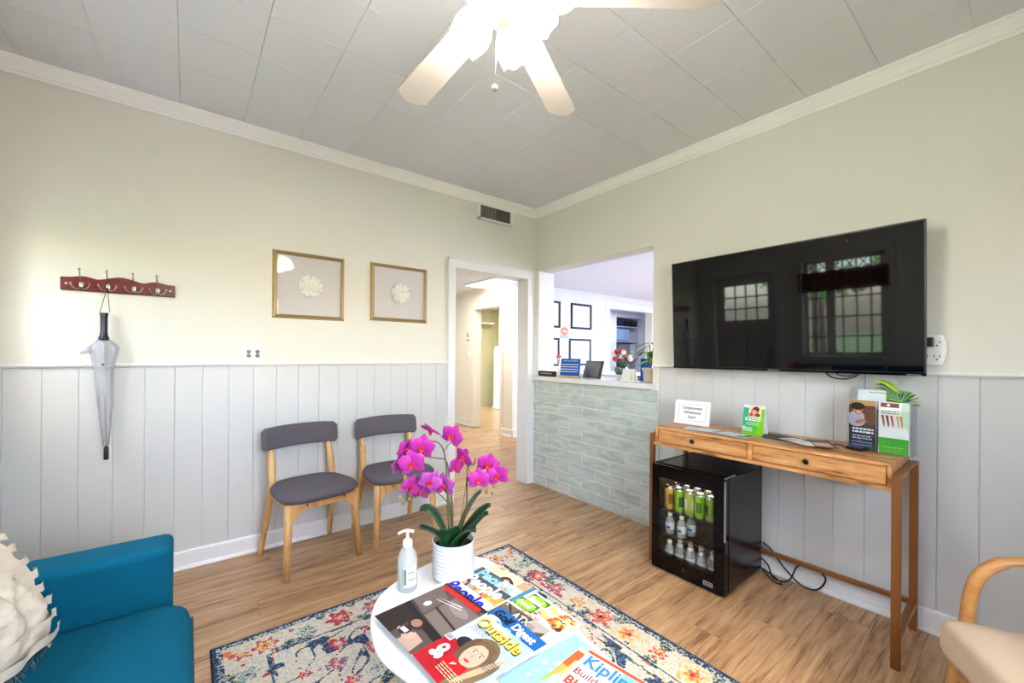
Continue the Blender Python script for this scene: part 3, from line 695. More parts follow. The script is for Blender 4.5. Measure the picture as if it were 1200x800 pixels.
# ================================================================ sofa and pillow
TEAL = mat('teal_woven_fabric', (0, 88, 114), 0.85, nscale=220, namp=.16, bump=.5, bscale=700, Specular_IOR_Level=.15)
t = thing('sofa', 'teal fabric sofa with squared arm beside the left wall', 'sofa', (-2.75, -1.08, 0))
def softbox(name, par, x0, x1, y0, y1, z0, z1, m=TEAL, b=.03, T=None, crown=0.0):
    nx, ny = 10, 10; mb = MB().box(x0, x1, y0, y1, z0, z1, T=T)
    return mb.build(name, m, par, bevel=b, seg=5)
softbox('seat_base', t, -.76, -.05, -1.95, -.04, .12, .27, b=.015)
# seat cushion with crowned top and piped front
def cush(x0, x1, y0, y1, z0, z1, crown, r=.035, n=28):
    mb = MB()
    rings = []
    def rp(ins, z):
        o = []
        hx, hy = (x1-x0)/2-ins, (y1-y0)/2-ins
        for k in range(64):
            a = 2*PI*k/64; c, s_ = math.cos(a), math.sin(a); p = 9
            o.append(((x0+x1)/2+abs(c)**(2/p)*(1 if c >= 0 else -1)*hx, (y0+y1)/2+abs(s_)**(2/p)*(1 if s_ >= 0 else -1)*hy, z))
        return o
    for ins, z in ((.03, z0), (.008, z0+.012), (0, z0+.04), (0, z1-.04), (.006, z1-.018), (.02, z1-.004), (.05, z1+crown*.2), (.12, z1+crown*.55), (.22, z1+crown*.85), (.32, z1+crown)): rings.append(rp(ins, z))
    return mb.loft(rings)
c1 = cush(-.74, .02, -1.03, -.185, .27, .425, .012).build('seat_cushion', TEAL, t, weld=True)
cush(-.74, .02, -1.885, -1.04, .27, .425, .012).build('seat_cushion', TEAL, t, weld=True)
MB().tube([(.0195, -.93, .385), (.0195, -.28, .385)], .0028, 6).build('piping', mat('teal_piping', (2, 74, 104), .8), c1)
def arm(y_out, y_in, s_):
    prof = []
    # cross-section in y,z: slight outward flare, rounded top
    ya, yb = y_out, y_in
    return MB().box(-.79, -.035, min(ya, yb), max(ya, yb), .12, .60)
a1 = arm(0.0, -.165, 1).build('arm', TEAL, t, bevel=.028, seg=5)
MB().tube([(-.78, -.142, .586), (-.07, -.142, .586), (-.052, -.142, .57), (-.046, -.142, .30)], .003, 6).build('piping', mat('teal_piping', (2, 74, 104), .8), a1)
arm(-1.94, -2.10, -1).build('arm', TEAL, t, bevel=.028, seg=5)
softbox('backrest', t, -.79, -.73, -1.96, -.14, .12, .80, b=.04)
for y0_, y1_ in ((-1.03, -.18), (-1.885, -1.04)): softbox('back_cushion', t, -.74, -.67, y0_, y1_, .44, .84, b=.05)
for x_, y_ in ((-.10, -.08), (-.70, -.08), (-.10, -2.0), (-.70, -2.0)): MB().lathe([(.014, 0), (.024, .12)], 14, TR(x_, y_, 0)).build('leg', OAK, t)
# pillow
CRM = mat('cream_cotton', (220, 208, 190), .95, nscale=30, namp=.05, bump=.8, bscale=120)
t = thing('throw_pillow', 'cream ruffled throw pillow with frayed edges on the teal sofa', 'pillow', (-3.165, -1.515, .634))
t.rotation_euler = (Matrix(((.10, -.42, .90), (.99, .05, -.09), (-.01, .90, .42))) @ Matrix.Rotation(R(-9), 3, 'Z')).to_euler()
def pil(u, v, s_):
    x = (u-.5)*2; y_ = (v-.5)*2
    ed = (1-abs(x)**2.6)*(1-abs(y_)**2.6); th = .085*max(0, ed)**.45
    rf = .006*math.sin(x*11+2*math.sin(y_*4)) * ed + .016*noise.noise(Vector((x*5, y_*5, s_)))*ed
    q = 1-.06*(abs(x)**2*abs(y_)**2)
    return (x*.20*q*(1-.12*(1-y_*y_)), y_*.18*q*(1-.06*(1-x*x)), s_*(th+rf))
mb = MB().grid(44, 44, lambda u, v: pil(u, v, 1)).grid(44, 44, lambda u, v: pil(1-u, v, -1))
mb.build('cover', CRM, t, weld=True)
mb = MB(); r = random.Random(4)
for e in range(4):
    for k in range(90):
        s_ = -1+2*(k+.5)/90; L_ = r.uniform(.008, .024); q = 1-.06*s_*s_
        p = Vector((s_*.205, (.203 if e % 2 == 0 else .205)*q*(1-.06*(1-s_*s_)), 0)); d = Vector((r.uniform(-.4, .4), 1, r.uniform(-.6, .6))).normalized()
        T = RZ(e*PI/2); w2 = .0022
        mb.add([T @ (p+Vector((-w2, -.006, -.001))), T @ (p+Vector((w2, -.006, .001))), T @ (p+d*L_+Vector((w2*.4, 0, 0))), T @ (p+d*L_*.95)], [(0, 1, 2, 3)])
lab(mb.build('frayed_edge', CRM, t), kind='stuff')
for k in range(8):
    y0_ = -.165+.043*k
    def ruf(u, v, y0_=y0_):
        x = -.18+.36*u; yy = y0_+.022*v+.004*math.sin(x*40+y0_*30)
        b = pil((x/.215+1)/2, max(0, min(1, (yy/.205+1)/2)), 1)
        return (x, yy, b[2]-.001+.005*v+.0016*math.sin(x*70+v*2+y0_*9)*v)
    MB().grid(60, 4, ruf).build('ruffle', CRM, t)

# ================================================================ rug
def rug_color(x, y_, Wd, Ln, r):
    # x,y measured from the centre; pattern mirrored on both axes, woven wool colours
    ax, ay = abs(x), abs(y_); ex = Wd/2-ax; ey = Ln/2-ay; e = min(ex, ey)
    CRE = (212, 206, 192); NAV = (36, 58, 92); PNK = (196, 74, 108); ORG = (226, 122, 70); YEL = (222, 186, 104); TEA = (120, 158, 150); RED = (172, 48, 60); GRY = (176, 184, 182); BLU = (92, 120, 150); LIL = (150, 100, 130)
    q = r.random()
    if e < .018: return NAV if q < .8 else BLU
    if e < .034: return NAV if (q < .45) else GRY
    N = noise.noise
    nv = N(Vector((ax*9, ay*9, 3.3))); n2 = N(Vector((ax*22, ay*22, 7.1))); n3 = N(Vector((ax*40, ay*40, 1.1)))
    def flower(cx, cy, rad, c_out, c_in, c_core, pet=6):
        dx, dy = ax-cx, ay-cy; d = math.hypot(dx, dy); rr = rad*(.78+.22*math.cos(pet*math.atan2(dy, dx)))
        d += n3*.006
        if d < rr*.3: return c_core
        if d < rr*.68: return c_in
        if d < rr: return c_out
        return None
    cols = [(PNK, YEL, RED), (RED, PNK, YEL), (ORG, YEL, PNK), (YEL, ORG, RED), (TEA, GRY, NAV), (LIL, PNK, YEL), (PNK, ORG, NAV)]
    # border band flowers
    if e < .20:
        if abs(e-.185) < .006+.004*n2: return NAV if q < .6 else BLU
        s_ = ay if ex < ey else ax
        k = round(s_/.155); i = (k*3+(0 if ex < ey else 2)) % len(cols)
        cx, cy = (Wd/2-.11, k*.155) if ex < ey else (k*.155, Ln/2-.11)
        f = flower(cx, cy, .042+.012*((k*7) % 3), *cols[i])
        if f: return f if q < .86 else CRE
        if nv > .22 and n2 > -.1: return TEA if q < .4 else (NAV if q < .8 else YEL)
        if n2 > .42: return cols[(k+2) % 7][0]
        return CRE if q < .82 else (GRY if q < .93 else YEL)
    # field: medallion rings and scrolls
    d0 = math.hypot(ax/.50, ay/.72)
    if d0 < 1.0:
        if d0 > .93: return (NAV if q < .55 else (TEA if q < .8 else YEL))
        if d0 > .80: return (YEL if n2 > .1 else (GRY if q < .6 else CRE))
        if d0 > .42:
            kk = int((math.atan2(ay, ax)+.2)/.35); cc = .60
            cx, cy = .50*cc*math.cos(kk*.35), .72*cc*math.sin(kk*.35)
            f = flower(cx, cy, .075, *cols[(kk*2) % 7])
            if f: return f if q < .8 else ORG
            if n2 > .25: return NAV if q < .7 else TEA
            return CRE if q < .6 else (ORG if nv > 0 else PNK)
        if n2 > .05: return ORG if q < .6 else PNK
        return (PNK if nv > 0 else RED) if q < .7 else YEL
    # scattered flowers on a jittered lattice
    gx, gy = round(ax/.13), round(ay/.13); rg = random.Random(gx*71+gy*13+5)
    if rg.random() < .8:
        f = flower(gx*.13+rg.uniform(-.02, .02), gy*.13+rg.uniform(-.02, .02), rg.uniform(.026, .05), *cols[rg.randrange(7)], pet=rg.choice((5, 6, 4)))
        if f: return f if q < .82 else CRE
    sc_ = math.sin(11*ax+6*nv)+math.cos(13*ay+7*nv)
    if abs(sc_) < .22: return NAV if q < .72 else BLU
    if abs(sc_) < .34 and n2 > .1: return YEL if q < .5 else TEA
    return CRE if q < .78 else (GRY if q < .92 else (214, 190, 170))
def rug():
    x0, x1, y0, y1 = -2.662, -1.048, -3.32, -.948; c = .0075
    nx, ny = int((x1-x0)/c), int((y1-y0)/c); r = random.Random(2); Wd, Ln = x1-x0, y1-y0
    vs = []; fs = []
    for j in range(ny+1):
        for i in range(nx+1): vs.append((-Wd/2+Wd*i/nx, -Ln/2+Ln*j/ny, .011+r.uniform(-.0008, .0008)))
    for j in range(ny):
        for i in range(nx): a = j*(nx+1)+i; fs.append((a, a+1, a+nx+2, a+nx+1))
    me = bpy.data.meshes.new('pile'); me.from_pydata(vs, [], fs)
    ca = me.color_attributes.new('pile_color', 'FLOAT_COLOR', 'CORNER'); buf = []
    cache = {}
    for j in range(ny):
        for i in range(nx):
            col = rug_color(-Wd/2+Wd*(i+.5)/nx, -Ln/2+Ln*(j+.5)/ny, Wd, Ln, r)
            if col not in cache: cache[col] = srgb(col)
            k = r.uniform(.88, 1.08); cc = cache[col]; buf += [cc[0]*k, cc[1]*k, cc[2]*k, 1]*4
    ca.data.foreach_set('color', buf)
    m = mat('woven_rug_pile', (200, 200, 190), .95, bump=.6, bscale=420); n = m.node_tree
    at = n.nodes.new('ShaderNodeAttribute'); at.attribute_name = 'pile_color'; n.links.new(at.outputs['Color'], n.nodes['Principled BSDF'].inputs['Base Color'])
    me.materials.append(m)
    t = thing('area_rug', 'multicoloured floral area rug with navy edge under the coffee table', 'rug', ((x0+x1)/2, (y0+y1)/2, 0))
    o = bpy.data.objects.new('pile', me); COL.objects.link(o); o.parent = t
    lab(o, kind='stuff')
    nb = mat('navy_binding', (34, 48, 78), .9)
    MB().tube([(-Wd/2, -Ln/2, .006), (Wd/2, -Ln/2, .006), (Wd/2, Ln/2, .006), (-Wd/2, Ln/2, .006), (-Wd/2, -Ln/2, .006)], .006, 6).build('binding', nb, t)
    MB().box(-Wd/2, Wd/2, -Ln/2, Ln/2, .001, .009).build('backing', nb, t)
rug()

# ================================================================ coffee table
TT = .452
t = thing('coffee_table', 'white rounded coffee table with oak legs standing on the floral rug', 'table', (-2.05, -2.15, 0))
outl = spline([(p[0]+2.05, p[1]+2.15, 0) for p in [(-2.328, -2.0), (-2.305, -1.876), (-2.247, -1.757), (-2.162, -1.690), (-2.05, -1.650), (-1.95, -1.634), (-1.86, -1.652), (-1.80, -1.712), (-1.775, -1.82), (-1.778, -2.0), (-1.797, -2.20), (-1.825, -2.38), (-1.86, -2.52), (-1.93, -2.64), (-2.03, -2.69), (-2.12, -2.63), (-2.20, -2.44), (-2.268, -2.24), (-2.312, -2.105)]], 6, True)
def inset(pts, d):
    o = []; n = len(pts)
    for i in range(n):
        tt = (pts[(i+1) % n]-pts[i-1]).normalized(); o.append(pts[i] + Vector((tt.y, -tt.x, 0))*-d*-1 if False else pts[i] + Vector((tt.y, -tt.x, 0))*d)
    return o
area_s = sum(outl[i].x*outl[(i+1) % len(outl)].y-outl[(i+1) % len(outl)].x*outl[i].y for i in range(len(outl)))
sg = -1 if area_s < 0 else 1
def rg_(d, z): return [tuple(Vector((p.x, p.y, z))) for p in inset(outl, -d*sg)]
MB().loft([rg_(.02, TT-.022), rg_(.004, TT-.014), rg_(0, TT-.008), rg_(.0, TT-.004), rg_(.004, TT)], sm=False).build('tabletop', mat('white_laminate', (236, 233, 230), .3), t)
for x_, y_, dx, dy in ((-.205, .065, -.06, .0), (.20, .30, .05, .05), (.16, -.28, .04, -.05), (-.06, -.36, -.03, -.06)):
    MB().tube([(x_, y_, TT-.022), (x_+dx, y_+dy, .0125)], [.021, .013], 12).build('leg', OAK, t)

# orchid ------------------------------------------------------------
PX, PY = -1.958, -1.775
pot = thing('orchid_pot', 'ribbed white ceramic pot holding the magenta orchid on the coffee table', 'pot', (PX, PY, TT))
prof = [(.001, 0), (.072, 0), (.078, .004)]
for k in range(9):
    z = .010+k*.0135; prof += [(.0785, z), (.0815, z+.004), (.0815, z+.009), (.0785, z+.0125)]
prof += [(.082, .134), (.083, .138), (.080, .141), (.077, .138), (.076, .11), (.001, .11)]
MB().lathe(prof, 40, cap=False).build('ribbed_wall', mat('white_glazed_ceramic', (224, 224, 222), .2, nscale=25, namp=.02), pot)
pot.scale = (.96, .96, 1)
orc = thing('orchid', 'magenta orchid with arching flower stems and dark green leaves in the white pot', 'plant', (PX, PY, TT+.112), R(-38.23))
MB().lathe([(.001, -.001), (.0755, -.001), (.07, .004), (.001, .010)], 24).build('potting_moss', mat('dark_moss', (40, 34, 24), .95, nscale=60, namp=.4), orc)
K = 1.58/482.8
def q(px, py, dep=0.0): return Vector(((px-533)*K, dep, (640.5-py)*K*1.0))     # local frame: x across, z up, y away
LEAF = mat('dark_orchid_leaf', (24, 66, 34), .3, nscale=20, namp=.15, Coat_Weight=.3)
def leaf(base, tip, wd, arch, tw=0.0, m=LEAF):
    base, tip = Vector(base), Vector(tip); d = tip-base; side = d.cross(Vector((0, 0, 1)))
    side = side.normalized() if side.length > 1e-4 else Vector((1, 0, 0)); side = (Matrix.Rotation(tw, 3, d.normalized()) @ side)
    def f(u, v):
        c = base + d*v + Vector((0, 0, 1))*arch*math.sin(PI*v*.9); w_ = wd*(math.sin(PI*min(1, (v*.93+.07))))**.55*(1-.15*v)
        s_ = (u-.5)*2; return tuple(c + side*s_*w_ + Vector((0, 0, 1))*(abs(s_)**1.4*wd*.32))
    return MB().grid(6, 14, f).build('leaf', m, orc, solid=.0022)
for b_, t_, w_, a_, tw in (((-.01, -.02, 0), q(496, 603, -.03), .026, .055, 0), ((0, -.03, 0), q(498, 614, -.07), .022, .018, 0), ((.015, 0, 0), q(575, 597, .0), .022, .02, .2), ((.0, .02, 0), q(563, 588, .06), .022, .03, -.2),
                           ((-.005, .03, 0), q(521, 586, .07), .018, .02, .9), ((.0, -.03, 0), q(560, 620, -.06), .026, .03, 0), ((-.01, -.04, 0), q(530, 618, -.075), .024, .03, .3), ((.02, -.01, 0), q(572, 612, .04), .022, .03, 0)):
    leaf(b_, t_, w_*1.9, a_, tw)
STEM = mat('brown_green_stem', (96, 84, 40), .5)
def stem(pts, r0=.0036, r1=.0022):
    p = spline(pts, 6); MB().tube(p, [r0+(r1-r0)*i/(len(p)-1) for i in range(len(p))], 7).build('stem', STEM, orc)
stem([(-.012, 0, 0), q(526, 600), q(525, 560), q(521, 532), q(514, 521, -.01), q(505, 520, -.02)])
stem([(-.005, .01, 0), q(531, 600, .01), q(528, 575, .01), q(524, 545, .01), q(512, 540, .0), q(497, 537, -.01)])
stem([(.012, 0, 0), q(547, 600, .0), q(548, 560), q(549, 548), q(556, 546, -.01), q(558, 538, -.02)])
stem([q(525, 590, -.0), q(515, 578, -.02), q(500, 580, -.02), q(484, 584, -.03), q(480, 588, -.03)], .0018, .0014)
stem([q(549, 552), q(560, 562, -.02), q(574, 566, -.02), q(579, 572, -.02)], .0018, .0014)
stem([q(521, 532), q(527, 524, .01), q(530, 520, .01)], .0016, .0014)
MB().tube([(.012, -.002, .0), q(548, 562, -.004)], .0014, 6).build('support_stick', mat('green_stick', (50, 110, 56), .5), orc)
PET = mat('magenta_petal', (176, 34, 146), .55, nscale=60, namp=.18, Subsurface_Weight=.12, Subsurface_Radius=(.02, .005, .01))
PETL = mat('pale_orchid_petal', (170, 66, 160), .55, nscale=60, namp=.18)
LIP = mat('crimson_lip', (196, 14, 52), .45)
def bloom(px, py, dep, size, yaw, pitch, m=PET, roll=0.0):
    c = q(px, py, dep); M = TR(*c) @ RZ(yaw) @ RX(pitch) @ RY(roll)      # flower faces -y
    f = bpy.data.objects.new('bloom', None); f.empty_display_size = .01; COL.objects.link(f); f.parent = orc; f.matrix_local = M
    mb = MB()
    def petal(a, ln, wd, lift):
        def g(u, v):
            s_ = (u-.5)*2; w_ = wd*math.sin(PI*min(1, .12+.88*v))**.6; r_ = ln*v*(1-.08*s_*s_*v)
            x = s_*w_; z = r_; yy = -lift*math.sin(PI*v*.75) + .12*wd*s_*s_
            return (x*math.cos(a)+z*math.sin(a), yy, -x*math.sin(a)+z*math.cos(a))
        mb.grid(8, 7, g)
    for a in (0, R(128), R(-128)): petal(a, size*.50, size*.17, size*.02)
    me = mb; 
    petal(R(72), size*.50, size*.26, size*.09); petal(R(-72), size*.50, size*.26, size*.09)
    mb.build('petals', m, f, solid=.0006)
    l = MB()
    l.grid(5, 5, lambda u, v: ((u-.5)*size*.20*math.sin(PI*(.25+.6*v)), -size*(.04+.16*v)+.0*u, -size*(.02+.16*v)+size*.05*abs(u-.5)*2))
    l.ball((0, -size*.08, size*.01), size*.05, 8, 0, (1, 1.3, 1)); l.ball((-size*.07, -size*.09, -size*.02), size*.045, 8); l.ball((size*.07, -size*.09, -size*.02), size*.045, 8)
    l.build('lip', LIP, f, solid=.0008)
for a in ((498, 525, -.03, .088, .15, .1, PET, .2), (488, 542, -.05, .092, .1, .0, PET, -.2), (478, 530, -.01, .078, .9, .1, PET, .5), (470, 548, .0, .074, 1.0, .1, PETL, 0), (505, 508, .02, .080, -.8, .9, PET, .2), (531, 514, .0, .084, -.3, .1, PET, .5),
          (507, 565, -.02, .082, .2, .1, PETL, .6), (520, 572, .01, .090, -.2, .1, PETL, 0), (484, 572, .0, .078, .5, .0, PET, .4), (494, 580, .02, .070, .2, .2, PETL, .2),
          (545, 538, .0, .078, -.7, .3, PET, .6), (534, 550, .02, .072, .9, .1, PET, .3), (562, 561, -.03, .078, .1, .0, PET, 0), (572, 545, -.01, .080, .1, .2, PET, .3), (583, 557, -.02, .084, -.2, .0, PET, -.3)):
    bloom(*a[:3], a[3]*1.18, *a[4:6], m=a[6], roll=a[7])
BUD = mat('green_bud', (136, 128, 70), .5)
for px, py, d_, s_ in ((463, 549, -.01, .010), (479, 560, -.03, .010), (477, 588, -.03, .009), (484, 584, -.03, .007), (474, 583, -.03, .008), (571, 576, -.02, .009), (582, 571, -.02, .007), (577, 578, -.02, .007)):
    MB().ball(tuple(q(px, py, d_)), s_*.8, 10, 0, (1, 1, 1.3)).build('bud', BUD, orc)

# hand sanitizer bottle
t = thing('sanitizer_bottle', 'clear pump bottle of hand sanitizer with white pump beside the orchid pot', 'bottle', (-2.131, -1.752, TT), R(-38))
PB = film('clear_bottle_plastic', (236, 240, 240), .30)
MB().lathe([(.001, .001), (.030, .001), (.0345, .006), (.0345, .105), (.031, .125), (.021, .145), (.0145, .152), (.0145, .158)], 28, cap=False).build('bottle_body', PB, t)
MB().lathe([(.001, .003), (.0325, .003), (.0325, .112), (.001, .114)], 24).build('gel', film('clear_gel', (226, 232, 234), .35), t)
MB().lathe([(.016, .150), (.0165, .152), (.0165, .172), (.010, .177), (.006, .180), (.0045, .182), (.0045, .200), (.001, .201)], 20).build('pump_collar', PLASTIC, t)
MB().tube(spline([(.022, 0, .203), (.006, 0, .206), (-.014, 0, .204), (-.034, 0, .194)], 5), [.0055]*10+[.0045]*5+[.0035], 10).tube([(0, 0, .150), (0, 0, .012)], .0028, 8).build('pump_head', PLASTIC, t)
def curved(name, a0, a1, z0, z1, r_, m, par, n=10):
    return MB().grid(n, 1, lambda u, v: (r_*math.sin(a0+(a1-a0)*u), -r_*math.cos(a0+(a1-a0)*u), z0+(z1-z0)*v)).build(name, m, par)
curved('label', -.15, 1.25, .022, .090, .0348, mat('pale_label', (222, 228, 224), .5), t)
for z0_, z1_, a0, a1, c in ((.030, .085, -.12, .14, (96, 138, 104)), (.070, .073, .3, 1.0, (90, 94, 96)), (.046, .049, .3, 1.1, (90, 94, 96)), (.060, .062, .3, .9, (140, 144, 146)), (.040, .042, .3, .95, (140, 144, 146))):
    curved('print', a0, a1, z0_, z1_, .0350, pm(c), t)

# magazines ----------------------------------------------------------
# local frame of a cover: x to the reader's right, y towards the masthead; the reader looks along +x of the room
def MAGM(x, y_, z, rz=0): return TR(x, y_, z) @ RZ(-PI/2+rz)
def magazine(label, x0, y0, z, items, wd=.212, ht=.272, th=.004, rz=0, texts=(), group='magazines on the coffee table', cat='magazine', name='magazine', base=(240, 240, 240)):
    """x0,y0 = world corner at the bottom-left of the cover"""
    t = thing(name, label, cat, (x0, y0, z), -PI/2+rz, group)
    MB().box(0.001, wd-.001, 0.001, ht-.001, 0, th-.0006).build('pages', PAPER, t)
    art('cover', t, TR(0, 0, th-.0006), [(rect(0, wd, 0, ht), base)] + list(items))
    for tx in texts:
        body, x, y_, size, c = tx[:5]; kw = tx[5] if len(tx) > 5 else {}
        lettering(body, size, pm(c), t, TR(x, y_, th+.0016) @ RZ(kw.pop('rot', 0)), 'masthead' if size > .02 else 'cover_line', **kw)
    return t
def face(cx, cy, s_, skin, hair, a=0, lips=(190, 60, 70)):
    ca, sa = math.cos(a), math.sin(a)
    def P_(pts): return [(cx+(x*ca-y_*sa)*s_, cy+(x*sa+y_*ca)*s_) for x, y_ in pts]
    o = [(P_(ell(0, .15, 1.25, 1.45)), hair), (P_(ell(-.75, -1.0, .55, 1.3, .15)), hair), (P_(ell(.85, -1.0, .5, 1.3, -.15)), hair)]
    o += [(P_(rect(-.3, .3, -1.5, -.6)), tuple(int(c*.86) for c in skin)), (P_(ell(0, -.05, .80, 1.08)), skin), (P_([(-.85, .3), (-.6, 1.1), (0, 1.3), (.6, 1.1), (.85, .3), (.3, .75), (-.2, .8)]), hair)]
    for e in (-.33, .33):
        o += [(P_(ell(e, .10, .17, .08)), (245, 240, 236)), (P_(ell(e, .10, .08, .085)), (50, 40, 36)), (P_(rect(e-.2, e+.2, .26, .31)), tuple(int(c*.8) for c in hair))]
    o += [(P_([(-.05, .1), (.07, -.3), (-.12, -.3)]), tuple(int(c*.85) for c in skin)), (P_(ell(0, -.55, .26, .09)), lips)]
    return o
def lines(x0, x1, y_, n, dy, c, seed=1, h=.0022):
    r = random.Random(seed); o = []
    for k in range(n):
        x = x0
        while x < x1-.004:
            w_ = min(r.uniform(.006, .018), x1-x); o.append((rect(x, x+w_, y_-k*dy, y_-k*dy+h), c)); x += w_+.003
    return o
z0 = TT+.0005
# row 1 : from the far (topmost title to the right) to the near, stacked
wd1 = .222
people3 = face(.075, .236, .020, (206, 150, 116), (46, 28, 22), .9)
magazine('magazine with a dark-haired woman on beige, far right of the upper row', -2.057, -1.820, z0, [(rect(0, wd1, 0, .28), (228, 210, 180)), (rect(.16, .222, .0, .28), (196, 160, 118)), (rect(.205, .222, 0, .28), (60, 130, 170))] + [(([(.02+k*.008, .262), (.024+k*.008, .262), (.036+k*.008, .276), (.03+k*.008, .276)]), (190, 110, 80)) for k in range(3)] + face(.115, .222, .021, (206, 150, 116), (40, 24, 20), 1.0), wd1, .28, .004)
magazine('weekly magazine with pale blue masthead, third visible title of the upper row', -2.114, -1.828, z0+.0046, [(rect(0, wd1, 0, .27), (58, 70, 82)), (rect(.0, .12, .215, .262), (80, 110, 130)), (rect(.13, wd1, .18, .27), (232, 226, 220))] + face(.06, .205, .015, (226, 168, 128), (160, 120, 70), .4) + face(.17, .215, .016, (230, 180, 160), (190, 150, 110), -.3), wd1, .27, .004, rz=R(5), texts=[('People', .112, .238, .072, (160, 214, 238), dict(bold=.0022, sx=.92))])
magazine('weekly magazine with white masthead, second visible title of the upper row', -2.169, -1.836, z0+.0092, [(rect(0, wd1, 0, .27), (168, 164, 160)), (rect(0, wd1, .24, .27), (66, 76, 92)), (rect(.12, wd1, .12, .24), (222, 160, 70))] + [(ell(.10+.02*k, .205-.004*(k % 3), .010), [(214, 120, 60), (244, 190, 60), (190, 60, 40)][k % 3]) for k in range(5)] + face(.04, .205, .016, (220, 168, 130), (60, 44, 36), .2), wd1, .27, .004, rz=R(5), texts=[('People', .112, .238, .072, (244, 246, 250), dict(bold=.0024, sx=.92))])
magazine('weekly magazine with strong blue masthead, first visible title of the upper row', -2.249, -1.8415, z0+.0138, [(rect(0, wd1, 0, .27), (236, 232, 230)), (ell(.14, .19, .07, .05), (48, 32, 26)), (ell(.19, .20, .03, .03), (226, 168, 130)), (ell(.16, .232, .03, .012, .4), (232, 186, 150))] + face(.12, .185, .018, (226, 170, 130), (40, 28, 24), .8), wd1, .27, .004, rz=R(5), texts=[('People', .112, .236, .074, (16, 20, 190), dict(bold=.0026, sx=.92))])
DK = (58, 48, 44)
r = random.Random(9)
dark_items = [(rect(0, wd1, 0, .27), (88, 76, 70)), (rect(0, .055, 0, .27), (70, 58, 52)), ([(0, .09), (wd1, .07), (wd1, .10), (0, .12)], (34, 28, 27)), ([(0, .0), (.10, .0), (.09, .09), (0, .10)], (48, 38, 34)), ([(0, .13), (.09, .12), (.08, .22), (0, .25)], (108, 96, 90)), ([(.10, .115), (wd1, .10), (wd1, .235), (.09, .25)], (120, 108, 102)), ([(.09, .16), (wd1, .14), (wd1, .148), (.09, .168)], (40, 33, 31)), (ell(.155, .205, .05, .020, -.1), (146, 134, 128)),
              ([(.05, .20), (.052, .20), (.150, .222), (.148, .226)], (230, 226, 224)), ([(.055, .19), (.057, .188), (.160, .212), (.158, .216)], (220, 214, 212)), (ell(.055, .155, .012, .014), (236, 232, 236)), (ell(.12, .075, .032, .022), (54, 36, 32)), (ell(.118, .078, .020, .016), (168, 124, 104)), (ell(.045, .05, .026, .030), (50, 40, 36)), ([(.14, .0), (.21, .0), (.20, .05), (.15, .055)], (186, 160, 140)), (ell(.15, .032, .022, .016, .5), (196, 168, 148)), ([(.10, .022), (.135, .040), (.13, .052), (.095, .034)], (232, 224, 222)), (ell(.12, .038, .022, .018), (42, 32, 30)), ([(.105, .028), (.135, .030), (.133, .045), (.103, .043)], (214, 206, 204)), (rect(0, wd1, .255, .27), (40, 36, 44))]
for k in range(22): dark_items.append(((lambda x, h_: [(x, .240), (x+.0075, .238-h_), (x+.009, .256+h_*.3), (x+.001, .258)])(.012+k*.0088, r.uniform(0, .004)), (226, 34, 22)))
magazine('dark sepia magazine showing its whole cover with a red masthead strip, nearest the sanitizer', -2.290, -1.868, z0+.0184, dark_items, wd1, .27, .004, rz=R(5))
# row 2
yb = -2.032; w2 = .212
def foodcov(): return [(rect(0, w2, 0, .27), (244, 242, 238)), (rect(.0, .085, .215, .262), (38, 130, 40)), (ell(.040, .236, .040, .024), (150, 206, 30)), *[(ell(.176+random.Random(k).uniform(-.026, .024), .238+random.Random(k+9).uniform(-.020, .018), .007+.004*(k % 2)), [(150, 74, 34), (216, 120, 50), (190, 70, 34), (240, 196, 110), (120, 130, 60), (96, 48, 28)][k % 6]) for k in range(34)], ([(.09, .245), (.14, .225), (.145, .240), (.10, .262)], (244, 200, 120))] + [(ell(x, y_, .008, .006), (190, 90, 60)) for x, y_ in ((.065, .205), (.095, .200), (.12, .205), (.09, .185))] + [(ell(x, y_, .004, .003), (244, 200, 180)) for x, y_ in ((.065, .205), (.095, .200), (.12, .205))] + lines(.02, .15, .17, 3, .008, (90, 90, 90), 3)
magazine('food magazine with lime circle logo at the far right end of the lower row', -2.057, -2.054, z0, foodcov()[:], w2, .27, .0035, texts=[('food', .038, .236, .030, (248, 250, 240), dict(bold=.0006))])
magazine('food magazine with lime circle logo and pan of food, overlapping its twin', -2.106, -2.066, z0+.004, foodcov(), w2, .27, .004, rz=R(4), texts=[('food', .038, .236, .030, (248, 250, 240), dict(bold=.0006))])
magazine('white-bordered magazine with ATX title over a dark photo', -2.171, -2.053, z0+.0085, [(rect(0, w2, 0, .27), (240, 238, 236)), (rect(.008, w2-.008, .01, .262), (84, 78, 66)), (rect(.008, .07, .21, .262), (108, 98, 84)), ([(.02, .262), (.03, .262), (.09, .21), (.08, .21)], (20, 20, 22)), (rect(.08, .135, .212, .250), (60, 56, 54)), (rect(.135, .204, .19, .262), (178, 166, 158)), ([(.150, .20), (.204, .20), (.204, .24)], (84, 70, 66)), (ell(.022, .252, .004), (250, 240, 200))], w2, .27, .004, rz=R(4), texts=[('ATX', .108, .231, .040, (240, 236, 230), dict(bold=.0008, sx=.85))])
magazine('blue golf magazine between the ATX magazine and the woman in red', -2.200, -2.060, z0+.013, [(rect(0, w2+.006, 0, .255), (20, 96, 168)), (rect(0, w2+.006, 0, .195), (100, 156, 190)), (ell(.04, .20, .03, .012), (232, 240, 246))] + [(ell(.06+k*.045, .195, .017, .013), (120, 190, 236)) for k in range(3)] + [(ell(.06+k*.045, .195, .008, .006), (30, 70, 140)) for k in range(3)], w2+.006, .255, .004, texts=[('Golf', .050, .226, .046, (12, 20, 40), dict(bold=.0012, sx=.95)), ('Digest', .147, .226, .040, (244, 248, 252), dict(bold=.0012, sx=.9))])
